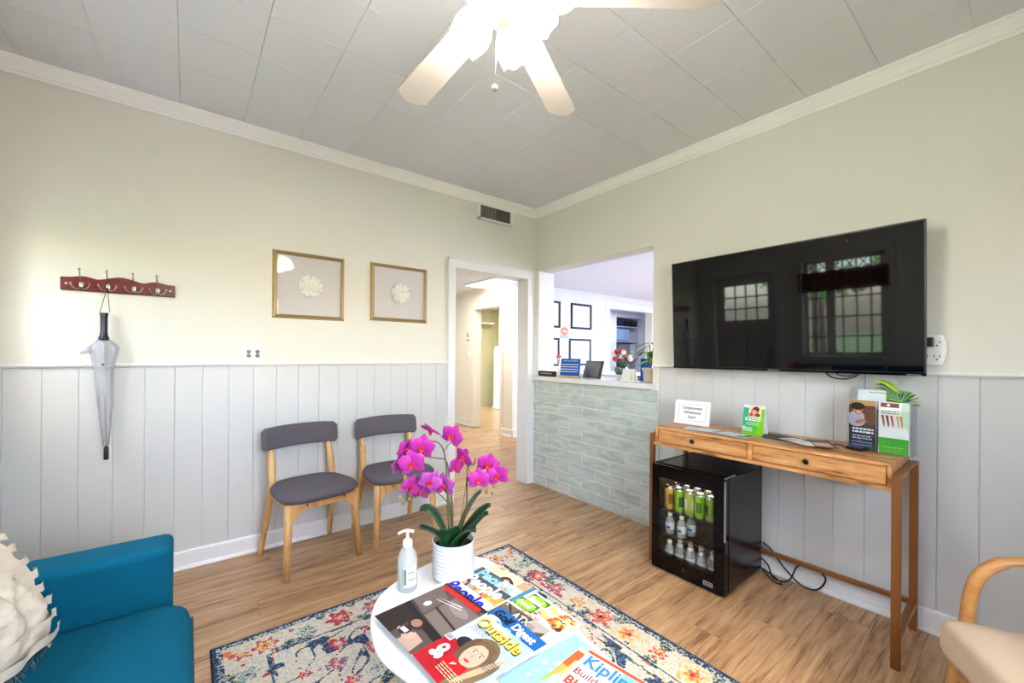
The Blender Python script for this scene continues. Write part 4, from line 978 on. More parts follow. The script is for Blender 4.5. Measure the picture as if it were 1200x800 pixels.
out = [(rect(0, w2+.006, 0, .259), (196, 212, 222)), (rect(.12, w2+.006, 0, .259), (170, 196, 210)), (rect(0, .11, .0, .125), (150, 24, 36)), ([(0, .0), (.20, 0), (.185, .06), (.15, .10), (.06, .13), (0, .11)], (176, 20, 36)), (ell(.07, .135, .03, .022), (30, 30, 40))]
out += [(ell(.128, .140, .054, .062, .1), (120, 96, 70)), (ell(.175, .075, .026, .085, -.25), (132, 108, 80)), (ell(.100, .12, .026, .06, .2), (96, 76, 56)), (ell(.178, .10, .010, .08, -.25), (196, 172, 132))]
out += [(ell(.128, .122, .034, .046, .15), (226, 178, 150)), ([(.09, .15), (.10, .18), (.13, .19), (.16, .175), (.165, .14), (.14, .165), (.11, .165)], (112, 88, 62))]
for e in (.114, .142): out += [(ell(e, .132, .0075, .0036), (250, 246, 242)), (ell(e, .132, .0036), (60, 60, 70)), (rect(e-.009, e+.009, .140, .142), (90, 66, 50))]
out += [([(.126, .130), (.132, .112), (.122, .112)], (204, 150, 124)), (ell(.128, .097, .011, .0042), (196, 50, 70)), ([(.075, .045), (.16, .05), (.155, .085), (.13, .078), (.085, .085)], (214, 18, 30)), ([(.108, .055), (.122, .068), (.119, .072), (.114, .066), (.110, .07)], (250, 250, 250)), (rect(.006, .036, .105, .125), (244, 244, 240))]
out += [(rect(.008+k*.0026, .0092+k*.0026, .107, .123), (40, 40, 44)) for k in range(10)]
out += [(ell(.05, .075, .016, .020), (240, 238, 240)), (ell(.045, .045, .012, .010), (240, 238, 240)), (ell(.066, .05, .010, .014), (240, 238, 240)), (ell(.05, .078, .006), (176, 20, 36))] + lines(.03, .10, .205, 4, .008, (110, 126, 140), 8) + lines(.17, .212, .14, 5, .008, (60, 80, 96), 5) + lines(.10, .19, .02, 4, -.007, (244, 232, 190), 6)
t = magazine('magazine with a blond woman in red on the cover and a yellow masthead', -2.268, -2.076, z0+.0175, out, w2+.006, .259, .004, rz=R(3), texts=[('Outside', .111, .222, .058, (20, 20, 24), dict(bold=.0016, sx=.98)), ])
lettering('Outside', .058, pm((252, 206, 70)), t, TR(.109, .225, .0062), 'masthead', bold=.0012, sx=.98)
for z_, c in ((.0, 0), (.0,1)): pass
# row 3 : children's and finance magazines
snow = [(rect(0, .235, 0, .28), (150, 202, 236)), (rect(.18, .235, 0, .28), (196, 224, 240))] + [(ell(random.Random(k).uniform(.01, .22), random.Random(k+50).uniform(.01, .27), .0035+.002*(k % 3)), (232, 244, 250)) for k in range(26)]
magazine('large pale blue snowflake-covered magazine under the orange ones', -2.120, -2.276, z0, snow, .30, .283, .004, rz=R(-1.5))
kip = [(rect(0, .21, 0, .27), (244, 160, 84)), (rect(.0, .21, .2, .27), (238, 92, 44)), (rect(0, .075, .0, .15), (150, 190, 70)), ([(.0, .1), (.07, .16), (.10, .20), (.03, .21)], (170, 206, 214)), (rect(.02, .10, .16, .235), (250, 190, 120)), (ell(.05, .12, .03, .04), (214, 232, 236))]
magazine('orange magazine with BE BETTER cover line, half under the white one', -2.153, -2.362, z0+.0045, kip, .205, .285, .0035, rz=R(5), texts=[('Ki', .030, .250, .062, (250, 250, 250), dict(bold=.0014, align='LEFT')), ('BE', .090, .205, .022, (30, 30, 34), dict(rot=PI/2*0)), ('BETTER', .05, .178, .022, (30, 30, 34), dict(align='LEFT'))])
kp2 = [(rect(0, .215, 0, .28), (250, 250, 250)), (rect(0, .215, .268, .28), (236, 80, 40)), (rect(.11, .215, .15, .268), (120, 190, 230))]
magazine('white personal finance magazine with blue masthead and red edge, nearest the camera', -2.139, -2.402, z0+.0085, kp2, .215, .283, .0035, rz=R(8), texts=[('Kiplinger', .012, .238, .058, (58, 128, 214), dict(align='LEFT', bold=.0014, sx=.95)), ('Building', .010, .190, .034, (150, 30, 50), dict(align='LEFT')), ('BIG', .010, .150, .040, (220, 60, 40), dict(align='LEFT', bold=.001))])

# ================================================================ console table
CT = .84
t = thing('console_table', 'wooden console table with two drawers and bronze metal frame under the television', 'table', (-.245, -2.205, 0))
cx, cy = -.245, -2.205
def L(*b): return (b[0]-cx, b[1]-cx, b[2]-cy, b[3]-cy, b[4], b[5])
mb = MB().box(*L(-.435, -.05, -2.757, -1.652, CT-.014, CT)).box(*L(-.435, -.05, -2.757, -1.652, .730, .744))
for y_ in (-2.757, -1.666): mb.box(*L(-.435, -.05, y_, y_+.014, .744, CT-.014))
mb.box(*L(-.435, -.415, -2.214, -2.192, .744, CT-.014)).box(*L(-.065, -.05, -2.757, -1.652, .744, CT-.014))
mb.build('table_case', ACACIA, t, bevel=.0015)
for a, b, ky in ((-2.190, -1.670, -1.895), (-2.739, -2.216, -2.455)):
    d = MB().box(*L(-.430, -.412, a, b, .747, CT-.018)).box(*L(-.412, -.10, a+.01, a+.02, .75, .80)).box(*L(-.412, -.10, b-.02, b-.01, .75, .80)).build('drawer', ACACIA, t, bevel=.0012)
    MB().lathe([(.004, 0), (.004, .010), (.012, .013), (.0135, .018), (.010, .023), (.001, .025)], 16, TR(-.430-cx, ky-cy, .787) @ RY(R(-90))).build('knob', GLOSSBLACK, d)
for s_, ya, yb_ in ((1, -1.650, -1.625), (-1, -2.790, -2.760)):
    for x_, nm in ((-.458, 'leg'), (-.062, 'leg')):
        MB().box(*L(x_, x_+.025, ya, yb_, 0, .79)).build(nm, COPPER, t, bevel=.0015)
    MB().box(*L(-.458, -.037, ya, yb_, .7905, .797)).build('side_rail', COPPER, t, bevel=.0015)
    MB().box(*L(-.433, -.062, ya+.002, yb_-.002, .115, .140)).build('side_rail', COPPER, t)
MB().box(*L(-.062, -.037, -2.765, -1.645, .118, .140)).build('stretcher', COPPER, t, bevel=.0015)
MB().box(*L(-.452, -.437, -2.765, -1.645, .728, .745)).build('front_rail', ACACIA, t, bevel=.0015)

# framed sign
t = thing('framed_sign', 'small white framed sign reading Complementary Refreshments on the console', 'sign', (-.20, -1.755, CT), R(-90+4))
TB = RX(R(-12))
mb = MB()
for b in ((-.112, .112, -.006, .008, 0, .022), (-.112, .112, -.006, .008, .133, .155), (-.112, -.090, -.006, .008, .022, .133), (.090, .112, -.006, .008, .022, .133)): mb.box(*b, T=TB)
mb.build('frame', PLASTIC, t, bevel=.003)
bx('sign_paper', PAPER, t, -.092, .092, -.001, .002, .02, .135, T=TB)
mb = MB()
for b in ((-.088, .088, .024, .0255), (-.088, .088, .1295, .131), (-.088, -.0865, .024, .131), (.0865, .088, .024, .131)): mb.box(b[0], b[1], -.0016, -.001, b[2], b[3], T=TB)
mb.build('border_line', pm((120, 150, 140)), t)
for k, s_ in enumerate(('Complementary', 'Refreshments', 'Enjoy!')):
    lettering(s_, .0255, pm((36, 36, 40)), t, TB @ TR(0, -.0018, .107-.029*k) @ RX(R(90)), shear=.3, sx=.78, bold=.0003)
MB().box(-.02, .02, .0, .0025, 0, .10, T=TR(0, .060, .001) @ RX(R(14))).build('easel_back', PLASTIC, t)

# table tent card
t = thing('tent_card', 'green and teal tent card with a photograph, standing on the console', 'card', (-.20, -2.135, CT), R(-90-6))
TB = TR(0, -.028, 0) @ RX(R(-9))
M_ = TB @ RX(R(90))
MB().box(-.058, .058, 0, .0006, 0, .165, T=TB).box(-.058, .058, -.0006, 0, 0, .165, T=TR(0, .030, 0) @ RX(R(10))).box(-.058, .058, -.028, .03, 0, .0006).build('card_fold', PAPER, t)
its = [(rect(-.058, .058, 0, .150), (70, 178, 60)), (rect(-.058, -.01, 0, .150), (44, 170, 130)), ([(-.058, 0), (.058, 0), (.058, .02), (-.058, .05)], (88, 190, 40)), (rect(.025, .058, .0, .150), (120, 196, 26)), (rect(-.028, .040, .098, .165), (232, 214, 190)), (ell(.006, .13, .022, .028, -.4), (196, 120, 84)), (ell(.012, .145, .018, .014), (84, 44, 30)), (ell(.002, .125, .013, .016, -.4), (226, 160, 130)), (ell(-.015, .112, .012, .010), (214, 60, 60)), (ell(.022, .112, .014, .010), (120, 60, 40))]
its += lines(-.045, .045, .088, 2, .011, (244, 248, 240), 4, .006) + lines(-.035, .035, .066, 3, .007, (222, 240, 210), 6, .0022) + lines(-.05, .0, .026, 2, .009, (230, 244, 230), 7, .005) + [(ell(-.046, .036, .008), (214, 236, 230))] + lines(-.034, .004, .033, 1, .007, (150, 220, 200), 9, .008)
art('front_print', t, M_, its, z=.0006)

# flat leaflets
def leaflet(label, x, y_, rz, c, items, z=0.0, wd=.10, ln=.21, g='leaflets lying on the console'):
    t = thing('leaflet', label, 'leaflet', (x, y_, CT+z), rz, g)
    MB().box(-wd/2, wd/2, -ln/2, ln/2, 0, .0008).build('sheet', pm(c), t)
    art('print', t, TR(0, 0, .0008), items); return t
pl_ = [(rect(-.045, .045, .03, .09), (176, 206, 226)), (rect(-.045, .02, -.09, -.06), (150, 190, 196))] + lines(-.04, .04, .01, 6, .012, (150, 160, 176), 3)
leaflet('pale blue leaflet by the framed sign', -.30, -1.895, R(8), (236, 238, 240), pl_)
leaflet('white and teal leaflet with dark corner beside the tent card', -.315, -2.06, R(-14), (232, 238, 242), [(rect(-.05, .05, .06, .10), (120, 190, 206)), (rect(.0, .05, -.10, -.07), (60, 70, 110)), (rect(-.05, .0, -.10, -.05), (60, 170, 190))] + lines(-.04, .04, .03, 6, .012, (160, 168, 180), 5), .001)
for k in range(8):
    leaflet('charcoal brochure, %s from the left in the fanned row on the console' % ('first', 'second', 'third', 'fourth', 'fifth', 'sixth', 'seventh', 'eighth')[k], -.195-.006*k, -2.215-.019*k, R(-56+5.0*k), (84, 86, 92), [(rect(-.052, .052, -.008, .008), (196, 198, 200)), (rect(-.052, .0, .05, .09), (60, 60, 66))], .0012*k, .105, .16, 'charcoal brochures fanned on the console')
leaflet('white leaflet with grey photo on top of the fanned charcoal brochures', -.29, -2.385, R(-30), (226, 228, 232), [(rect(-.04, .01, .02, .08), (170, 180, 190)), (rect(-.02, .04, -.09, -.05), (238, 238, 240))] + lines(-.03, .04, .01, 4, .012, (150, 150, 156), 6), .0100, .09, .19)
leaflet('dark leaflet with a peach-coloured photo beside the black gadget', -.26, -2.47, R(-62), (66, 68, 74), [(rect(-.04, .03, -.08, .02), (206, 170, 146)), (rect(-.035, .035, .05, .085), (110, 112, 118))], .0112, .09, .20)
t = thing('smart_gadget', 'small black electronic gadget with blue lit face on the console front edge', 'gadget', (-.232, -2.600, CT), R(-20))
bx('case', BLACK, t, -.026, .026, -.034, .034, .001, .016, bevel=.005)
bx('screen', emis('blue_lit_display', (40, 70, 150), .35, (20, 24, 60)), t, -.018, .018, -.022, .022, .016, .0165)
MB().tube(spline([(-.01, .034, .006), (0, .06, .004), (.03, .08, .004), (.02, .12, .004)]), .003, 6).build('cord', BLACK, t)

# brochure stand with brochures
t = thing('brochure_stand', 'clear acrylic brochure stand at the right end of the console', 'stand', (-.19, -2.665, CT), R(-90-6))
AC = glass('clear_acrylic', (250, 252, 253), .035)
mb = MB().box(-.105, .125, -.030, -.027, 0, .20).box(-.105, .125, .0, .003, 0, .30).box(-.105, -.102, -.03, .06, 0, .20).box(.122, .125, -.03, .06, 0, .24).box(.008, .011, -.03, .0, 0, .2).box(-.105, .125, -.03, .06, 0, .003).box(-.02, .125, .057, .060, 0, .25)
mb.build('pocket', AC, t)
def broch(name, label, x0, x1, dy, ht, items, c=(240, 240, 240), n=1, th=.018, cat='brochure'):
    b = thing(name, label, cat, (-.19, -2.665, CT+.003), R(-90-6))
    MB().box(x0, x1, dy, dy+th, 0, ht).build('pages', PAPER, b)
    art('cover', b, TR(0, dy, 0) @ RX(R(90)), [(rect(x0, x1, 0, ht), c)] + items, z=.0004); return b
its = [(rect(-.10, .004, 0, .235), (60, 48, 42)), (rect(-.10, .004, .20, .235), (170, 140, 92)), (rect(-.10, .004, .12, .21), (96, 60, 44)), (ell(-.070, .145, .036, .038), (176, 168, 190)), (ell(-.064, .190, .019, .024), (186, 122, 84)), (ell(-.066, .206, .028, .018), (34, 24, 22)), (ell(-.062, .178, .009, .003), (244, 236, 230)), (ell(-.05, .135, .026, .010, .3), (176, 116, 80)), (rect(-.10, .004, 0, .108), (54, 52, 56)), (ell(-.02, .16, .02, .03), (110, 64, 40))]
its += lines(-.085, -.005, .094, 2, .014, (240, 240, 240), 3, .008) + lines(-.085, -.01, .062, 2, .011, (190, 190, 196), 5, .005) + lines(-.085, -.01, .034, 2, .014, (130, 160, 200), 7, .004)
broch('brochure', 'dark brochure with smiling man in a lilac shirt in the acrylic stand', -.101, .005, -.024, .235, its)
its = [(rect(.014, .118, .0, .235), (238, 236, 232)), (rect(.014, .118, 0, .072), (72, 168, 40)), (rect(.020, .085, .212, .232), (120, 74, 66)), (ell(.048, .222, .006), (244, 244, 244)), ([(.09, .16), (.118, .10), (.118, .235), (.095, .235)], (196, 224, 196))] + lines(.022, .085, .192, 2, .010, (110, 100, 100), 4, .004)
for k, x_ in enumerate((.022, .038, .054, .074, .086)): its.append(([(x_, .175), (x_+.010, .175), (x_+.014, .130), (x_+.010, .120)], [(170, 70, 50), (90, 60, 50), (190, 90, 60), (206, 170, 110), (196, 150, 100)][k]))
its += lines(.03, .1, .030, 1, .01, (150, 214, 120), 5, .003) + [(rect(.014, .118, .118, .121), (222, 214, 206))]
broch('brochure', 'white and green brochure beside the dark one in the acrylic stand', .013, .119, -.024, .235, its)
its = lines(-.03, .05, .272, 1, .01, (120, 110, 120), 4, .004)
b = broch('brochure', 'tall plain white brochure standing behind the two front brochures', -.075, .03, .006, .285, its, th=.012)
LIME = mat('lime_booklet', (146, 204, 30), .45); GREYB = mat('grey_booklet', (120, 134, 134), .5); TEALB = mat('teal_booklet', (112, 190, 160), .45)
FC = (-.150, -2.748, CT+.236)
for k in range(6):
    b = thing('booklet', 'lime booklet bent to the left over the stand, %s from the bottom' % ('first', 'second', 'third', 'fourth', 'fifth', 'sixth')[k], 'booklet', FC, R(-90-6), 'booklets fanned over the stand')
    a0 = R(184-7*k)
    def bend(u, v, a0=a0, k=k):
        s_ = .004+.098*v; aa = a0-R(12)*math.sin(PI*v*.8)
        return (s_*math.cos(aa), .035-.075*u, s_*math.sin(aa)*.9+.008*k)
    MB().grid(3, 8, bend).build('cover', (GREYB, LIME, TEALB, LIME, GREYB, LIME)[k], b, solid=.006)
for k in range(7):
    a = R(104-19*k)
    b = thing('booklet', 'splayed booklet end at the right of the stand, %s clockwise' % ('first', 'second', 'third', 'fourth', 'fifth', 'sixth', 'seventh')[k], 'booklet', FC, R(-90-6), 'booklets fanned over the stand')
    MB().box(.006, .052, -.04, .035, -.0016, .0016, T=RY(-a)).build('cover', (LIME, GREYB, TEALB)[k % 3], b)
    MB().box(.044, .0525, -.0405, .0355, -.0022, .0022, T=RY(-a)).build('edge_print', GREYB if k % 3 == 0 else LIME, b)

# ================================================================ fridge
fx0, fx1, fy0, fy1, fh = -.520, -.045, -2.118, -1.684, .632
fx0 = -.520
t = thing('mini_fridge', 'black glass-door beverage fridge on the floor under the console', 'fridge', (-.28, -1.90, 0)); ox, oy = -.28, -1.90
def FB(mb, a, b, c, d, e, f_): return mb.box(a-ox, b-ox, c-oy, d-oy, e, f_)
FBK = mat('fridge_black', (8, 8, 9), .22, Specular_IOR_Level=.35)
mb = MB(); FB(mb, -.475, fx1, fy0, fy0+.02, .02, fh); FB(mb, -.475, fx1, fy1-.02, fy1, .02, fh); FB(mb, -.475, fx1, fy0, fy1, fh-.022, fh); FB(mb, -.475, fx1, fy0, fy1, .02, .04); FB(mb, fx1-.02, fx1, fy0, fy1, .02, fh)
mb.build('cabinet', FBK, t, bevel=.003)
mb = MB(); FB(mb, -.472, -.07, fy0+.021, fy0+.024, .04, .60); FB(mb, -.472, -.07, fy1-.024, fy1-.021, .04, .60); FB(mb, -.070, -.067, fy0+.02, fy1-.02, .04, .60); FB(mb, -.472, -.07, fy0+.02, fy1-.02, .605, .608)
mb.build('liner', mat('bronze_liner', (86, 70, 48), .3, .3), t)
dr = MB(); dy0, dy1 = fy0, fy1
FB(dr, fx0, -.478, dy0, dy0+.058, .012, fh-.002); FB(dr, fx0, -.478, dy1-.045, dy1, .012, fh-.002); FB(dr, fx0, -.478, dy0+.058, dy1-.045, .012, .105); FB(dr, fx0, -.478, dy0+.058, dy1-.045, fh-.075, fh-.002)
door = dr.build('door', mat('door_gloss_black', (3, 3, 4), .1, Specular_IOR_Level=.25), t, bevel=.002)
g = MB(); FB(g, -.515, -.511, dy0+.05, dy1-.04, .10, fh-.07); g.build('glass_pane', glass('fridge_glass', (246, 246, 242), .03), door)
MB().lathe([(.010, 0), (.010, .002), (.006, .003)], 16, TR(fx0-ox, (fy0+fy1)/2-oy+.01, .062) @ RY(R(-90))).build('lock', mat('dark_lock', (60, 60, 62), .3, .8), door)
b = MB(); 
for q_ in ((-2.055, -2.005, .034, .036), (-2.055, -2.005, .054, .056), (-2.055, -2.053, .034, .056), (-2.007, -2.005, .034, .056)): FB(b, fx0-.0012, fx0, q_[0], q_[1], q_[2], q_[3])
b.build('badge_frame', mat('badge_white', (200, 200, 200), .4), door)
lettering('NewAir', .013, mat('badge_white', (200, 200, 200), .4), door, TR(fx0-ox-.0006, -2.03-oy, .045) @ RZ(R(-90)) @ RX(R(90)), sx=.95)
sd = MB(); FB(sd, -.521, -.512, fy0-.002, fy0+.004, .30, .62); FB(sd, -.52, -.40, fy0-.0015, fy0+.004, fh, fh+.006); sd.build('edge_trim', mat('grey_trim', (150, 156, 166), .3, .6), door)
ll = bpy.data.lights.new('fridge_lamp', 'AREA'); ll.energy = .55; ll.size = .28; ll.color = (1, .95, .85); lo = bpy.data.objects.new('fridge_lamp', ll); COL.objects.link(lo); lo.parent = t; lo.location = (-.44-ox, -1.9-oy, .595); 
WIRE = mat('dark_chrome_wire', (110, 104, 96), .3, .9)
for z_ in (.205, .352):
    mb = MB()
    for k in range(22): mb.tube([(-.468-ox, -2.09+k*.0182-oy, z_), (-.08-ox, -2.09+k*.0182-oy, z_)], .0016, 4)
    for x_ in (-.468, -.28, -.09): mb.tube([(x_-ox, -2.095-oy, z_-.003), (x_-ox, -1.706-oy, z_-.003)], .0028, 5)
    mb.build('wire_shelf', WIRE, t)
for x_ in (-.45, -.09):
    for y_ in (-2.08, -1.72): MB().lathe([(.015, 0), (.015, .02)], 12, TR(x_-ox, y_-oy, 0)).build('foot', BLACK, t)
def can(x, y_, z, c, label, print_c, g):
    t = thing('drink_can', label, 'can', (x, y_, z), rnd.uniform(-1, 1), g)
    MB().lathe([(.018, 0), (.022, .003), (.0275, .010), (.0275, .128), (.0275, .1285)], 24).build('can_body', mat('can_%d_%d_%d' % c, c, .3, .25), t)
    MB().lathe([(.0275, .1285), (.0215, .139), (.0225, .141), (.021, .141), (.020, .138), (.001, .138)], 24).build('lid', CHROME, t)
    for a0 in (-.6+math.pi*0, 1.6, 3.6): MB().grid(6, 1, lambda u, v: (.0277*math.sin(a0+1.1*u), -.0277*math.cos(a0+1.1*u), .035+.06*v)).build('print', pm(print_c), t)
cols_ = [((216, 176, 60), 'yellow'), ((150, 200, 50), 'lime green'), ((176, 196, 90), 'pale green'), ((146, 200, 44), 'lime green'), ((150, 196, 60), 'lime green')]
ord_ = ['first from the left', 'second from the left', 'third from the left', 'fourth from the left', 'at the right door edge']
for k in range(5):
    c, nm = cols_[k]; y_ = -1.752-.0635*k
    can(-.440, y_, .3555, c, '%s can in the front row of the fridge, %s' % (nm, ord_[k]), [(120, 80, 30), (40, 96, 30), (226, 226, 214), (60, 120, 30), (40, 96, 30)][k], 'cans on the top fridge shelf')
    can(-.370, y_-.01, .3555, [(176, 140, 80), (160, 190, 90), (170, 190, 110), (150, 196, 60), (190, 150, 140)][k], 'can in the back row behind the %s can' % ord_[k].replace('at the', ''), (90, 90, 60), 'cans on the top fridge shelf')
def bottle(x, y_, z, label, kind, g):
    t = thing('water_bottle', label, 'bottle', (x, y_, z), -PI/2+rnd.uniform(-.3, .3), g)
    MB().lathe([(.001, .002), (.020, 0), (.0265, .006), (.0265, .020), (.0255, .024), (.0265, .030), (.0265, .076), (.022, .092), (.012, .106), (.0115, .112)], 20, cap=False).build('bottle_body', film('bottle_plastic', (220, 226, 230), .38), t)
    MB().lathe([(.0135, .110), (.0135, .124), (.012, .1255), (.001, .1255)], 16).build('cap', mat('bottle_cap', (226, 226, 226), .4), t)
    MB().lathe([(.0268, .030), (.0268, .072)], 20, cap=False).build('label', mat('bottle_label', (206, 216, 232), .45), t)
    if kind: curved('label_print', -.35, .75, .034, .050, .0271, pm((38, 84, 178)), t)
    else: curved('label_print', -1.5, 1.5, .036, .046, .0271, pm((60, 86, 160)), t)
for k, (x, y_) in enumerate(((-.440, -1.757), (-.440, -1.832), (-.375, -1.856))):
    bottle(x, y_, .2075, ['water bottle at the left of the middle fridge shelf', 'water bottle right of the first one on the middle fridge shelf', 'water bottle half hidden behind on the middle fridge shelf'][k], 1, 'bottles on the middle fridge shelf')
for k in range(5):
    bottle(-.443, -1.757-.066*k, .0405, 'small water bottle on the fridge floor, front row %s' % ord_[k], 0, 'bottles on the fridge floor')
    bottle(-.382, -1.790-.066*k if k < 4 else -2.052, .0405, 'small water bottle on the fridge floor behind front bottle %s' % ord_[k], 0, 'bottles on the fridge floor')
c = MB().tube(spline([(-.06, -2.02, .10), (-.035, -2.09, .085), (-.040, -2.15, .05), (-.09, -2.20, .007), (-.075, -2.27, .02), (-.032, -2.30, .10), (-.030, -2.36, .125), (-.034, -2.43, .09), (-.05, -2.40, .02), (-.06, -2.33, .012), (-.034, -2.24, .06), (-.034, -2.17, .14), (-.030, -2.12, .17)]), .0046, 8).tube(spline([(-.05, -2.08, .05), (-.09, -2.17, .012), (-.13, -2.22, .008), (-.12, -2.25, .008), (-.07, -2.19, .010), (-.05, -2.10, .03)]), .0042, 8).build('power_cord', BLACK)
c.parent = bpy.data.objects['mini_fridge']; c.location = (.28, 1.90, 0)

# ================================================================ armchair
ARM = wood('armchair_oak', (166, 110, 56), (184, 130, 72), (200, 148, 88), 'X', 1.0, .35, stretch=8)
th = math.atan2(-.87, .5)      # direction from front to back
A0 = Vector((-.84, -2.935, 0))
t = thing('armchair', 'wooden armchair with beige seat cushion at the right edge under the rail', 'armchair', A0, R(-60))
# local: x = towards the back, y = towards the wall-side arm is +, seat spreads to -y
seatc = mat('beige_microfibre', (192, 172, 150), .95, nscale=9, namp=.07, bump=.4, bscale=200)
def cush2(x0, x1, y0, y1, z0, z1, crown, T, p=8):
    rings = []
    def rp(ins, z):
        o = []; hx, hy = (x1-x0)/2-ins, (y1-y0)/2-ins
        for k in range(56):
            a = 2*PI*k/56; c, s_ = math.cos(a), math.sin(a)
            o.append(T @ Vector(((x0+x1)/2+abs(c)**(2/p)*(1 if c >= 0 else -1)*hx, (y0+y1)/2+abs(s_)**(2/p)*(1 if s_ >= 0 else -1)*hy, z)))
        return o
    for ins, z in ((.03, z0), (.006, z0+.012), (0, z0+.03), (0, z1-.03), (.006, z1-.012), (.022, z1-.002), (.07, z1+crown*.5), (.15, z1+crown*.9), (.25, z1+crown)): rings.append(rp(ins, z))
    return MB().loft(rings)
cush2(-.03, .56, -.56, .005, .345, .462, .015, RY(R(3)), 14).build('seat_cushion', seatc, t, weld=True)
cush2(0, .50, -.56, 0, 0, .10, .02, TR(.60, 0, .40) @ RY(R(-100+22)) @ TR(0, 0, -.05)).build('back_cushion', seatc, t, weld=True)
for y_ in (.035, -.595):
    pts = spline([(.015, y_, 0), (.055, y_, .22), (.085, y_, .42), (.098, y_, .53), (.125, y_, .60), (.185, y_, .645), (.27, y_, .650), (.42, y_, .635), (.60, y_, .600), (.68, y_, .585)], 6)
    n_ = len(pts); mb = MB()
    rings = []
    for i, p in enumerate(pts):
        a = pts[max(0, i-1)]; b = pts[min(n_-1, i+1)]; tg = (b-a).normalized(); nn = Vector((tg.z, 0, -tg.x)); w_ = .019; h_ = .017 if i < 12 else (.018 if i < 30 else .013)
        rings.append([tuple(p+Vector((0, 1, 0))*w_*math.cos(2*PI*k/12)**1*1.0+nn*h_*math.sin(2*PI*k/12)) for k in range(12)])
    mb.loft(rings).build('armrest', ARM, t)
    MB().tube([(.60, y_, .60), (.66, y_, .30), (.76, y_, 0)], [.018, .022, .016], 10).build('leg', ARM, t)
MB().box(.04, .60, -.57, -.545, .265, .315).box(.04, .60, -.015, .01, .265, .315).box(.045, .07, -.57, .01, .265, .315).box(.57, .60, -.60, .04, .265, .315).build('seat_frame', ARM, t, bevel=.004)
MB().box(.0, .02, -.60, .04, 0, .42, T=TR(.62, 0, .34) @ RY(R(22))).build('back_frame', ARM, t, bevel=.004)

# ================================================================ on the reception counter
CZ = 1.0725
t = thing('name_plaque', 'dark wooden name plaque on the left end of the counter slab', 'plaque', (.0, -.185, CZ), R(-90))
bx('base_block', wood('walnut_block', (40, 26, 18), (62, 42, 30), (84, 58, 40), 'X', 2, .4), t, -.115, .115, -.012, .016, 0, .052, bevel=.002)
bx('face_plate', BLACK, t, -.105, .105, -.0135, -.012, .010, .043)
art('gold_lettering', t, TR(0, -.0137, 0) @ RX(R(90)), lines(-.085, .085, .024, 1, .01, (214, 196, 150), 4, .009), z=0)
t = thing('sign_easel', 'blue sign with white lines leaning on the counter in front of the tablet', 'sign', (.10, -.400, CZ), R(-90+14))
TB = TR(0, -.02, .012) @ RX(R(-10))
bx('panel', pm((28, 84, 168)), t, -.105, .105, 0, .004, 0, .165, T=TB); bx('base', OAK, t, -.11, .11, -.035, .02, 0, .014)
art('white_lettering', t, TB @ RX(R(90)), lines(-.08, .08, .136, 1, .02, (130, 170, 220), 2, .014) + lines(-.09, .09, .105, 4, .023, (226, 236, 246), 5, .008), z=.0002)
t = thing('tablet', 'dark grey tablet on a stand beside the blue sign', 'tablet', (.16, -.60, CZ), R(-90-10))
TB = RX(R(-16))
bx('case', BLACK, t, -.125, .125, 0, .010, 0, .165, T=TB, bevel=.003); bx('screen', mat('tablet_screen', (110, 112, 116), .12, .3), t, -.118, .100, -.001, 0, .008, .158, T=TB)
MB().tube([(-.118, -.003, .075), (-.06, -.015, .035), (.0, -.02, .012)], .004, 6).build('stylus', BLACK, t)
bx('stand_foot', BLACK, t, -.06, .06, .01, .07, 0, .006)
t = thing('card_holder', 'white card holder with folded cards on the right part of the counter', 'card holder', (.08, -1.075, CZ), R(-100))
for k in range(5):
    MB().box(-.05, .05, -.002, .002, 0, .10, T=TR(-.01+.008*k, -.03+.014*k, 0) @ RX(R(-14+7*k))).build('card', pm([(232, 230, 226), (214, 206, 196), (240, 240, 240), (196, 214, 190), (236, 232, 228)][k]), t)
bx('tray', PLASTIC, t, -.06, .06, -.045, .045, 0, .006)
t = thing('brochure_holder', 'blue brochure standing upright beside the potted plant', 'brochure', (.20, -1.125, CZ), R(-70))
bx('cover', pm((24, 88, 190)), t, -.02, .055, -.004, .004, 0, .185); bx('back_page', PAPER, t, -.02, .055, .004, .01, 0, .18)
t = thing('stapler', 'small black stapler on the counter behind the cards', 'stapler', (.30, -1.02, CZ), R(-60))
bx('base', BLACK, t, -.05, .06, -.014, .014, 0, .010, bevel=.003); bx('arm', BLACK, t, -.045, .058, -.012, .012, .018, .034, T=RY(R(-6)), bevel=.004); bx('hinge', CHROME, t, -.045, -.02, -.01, .01, .010, .024)
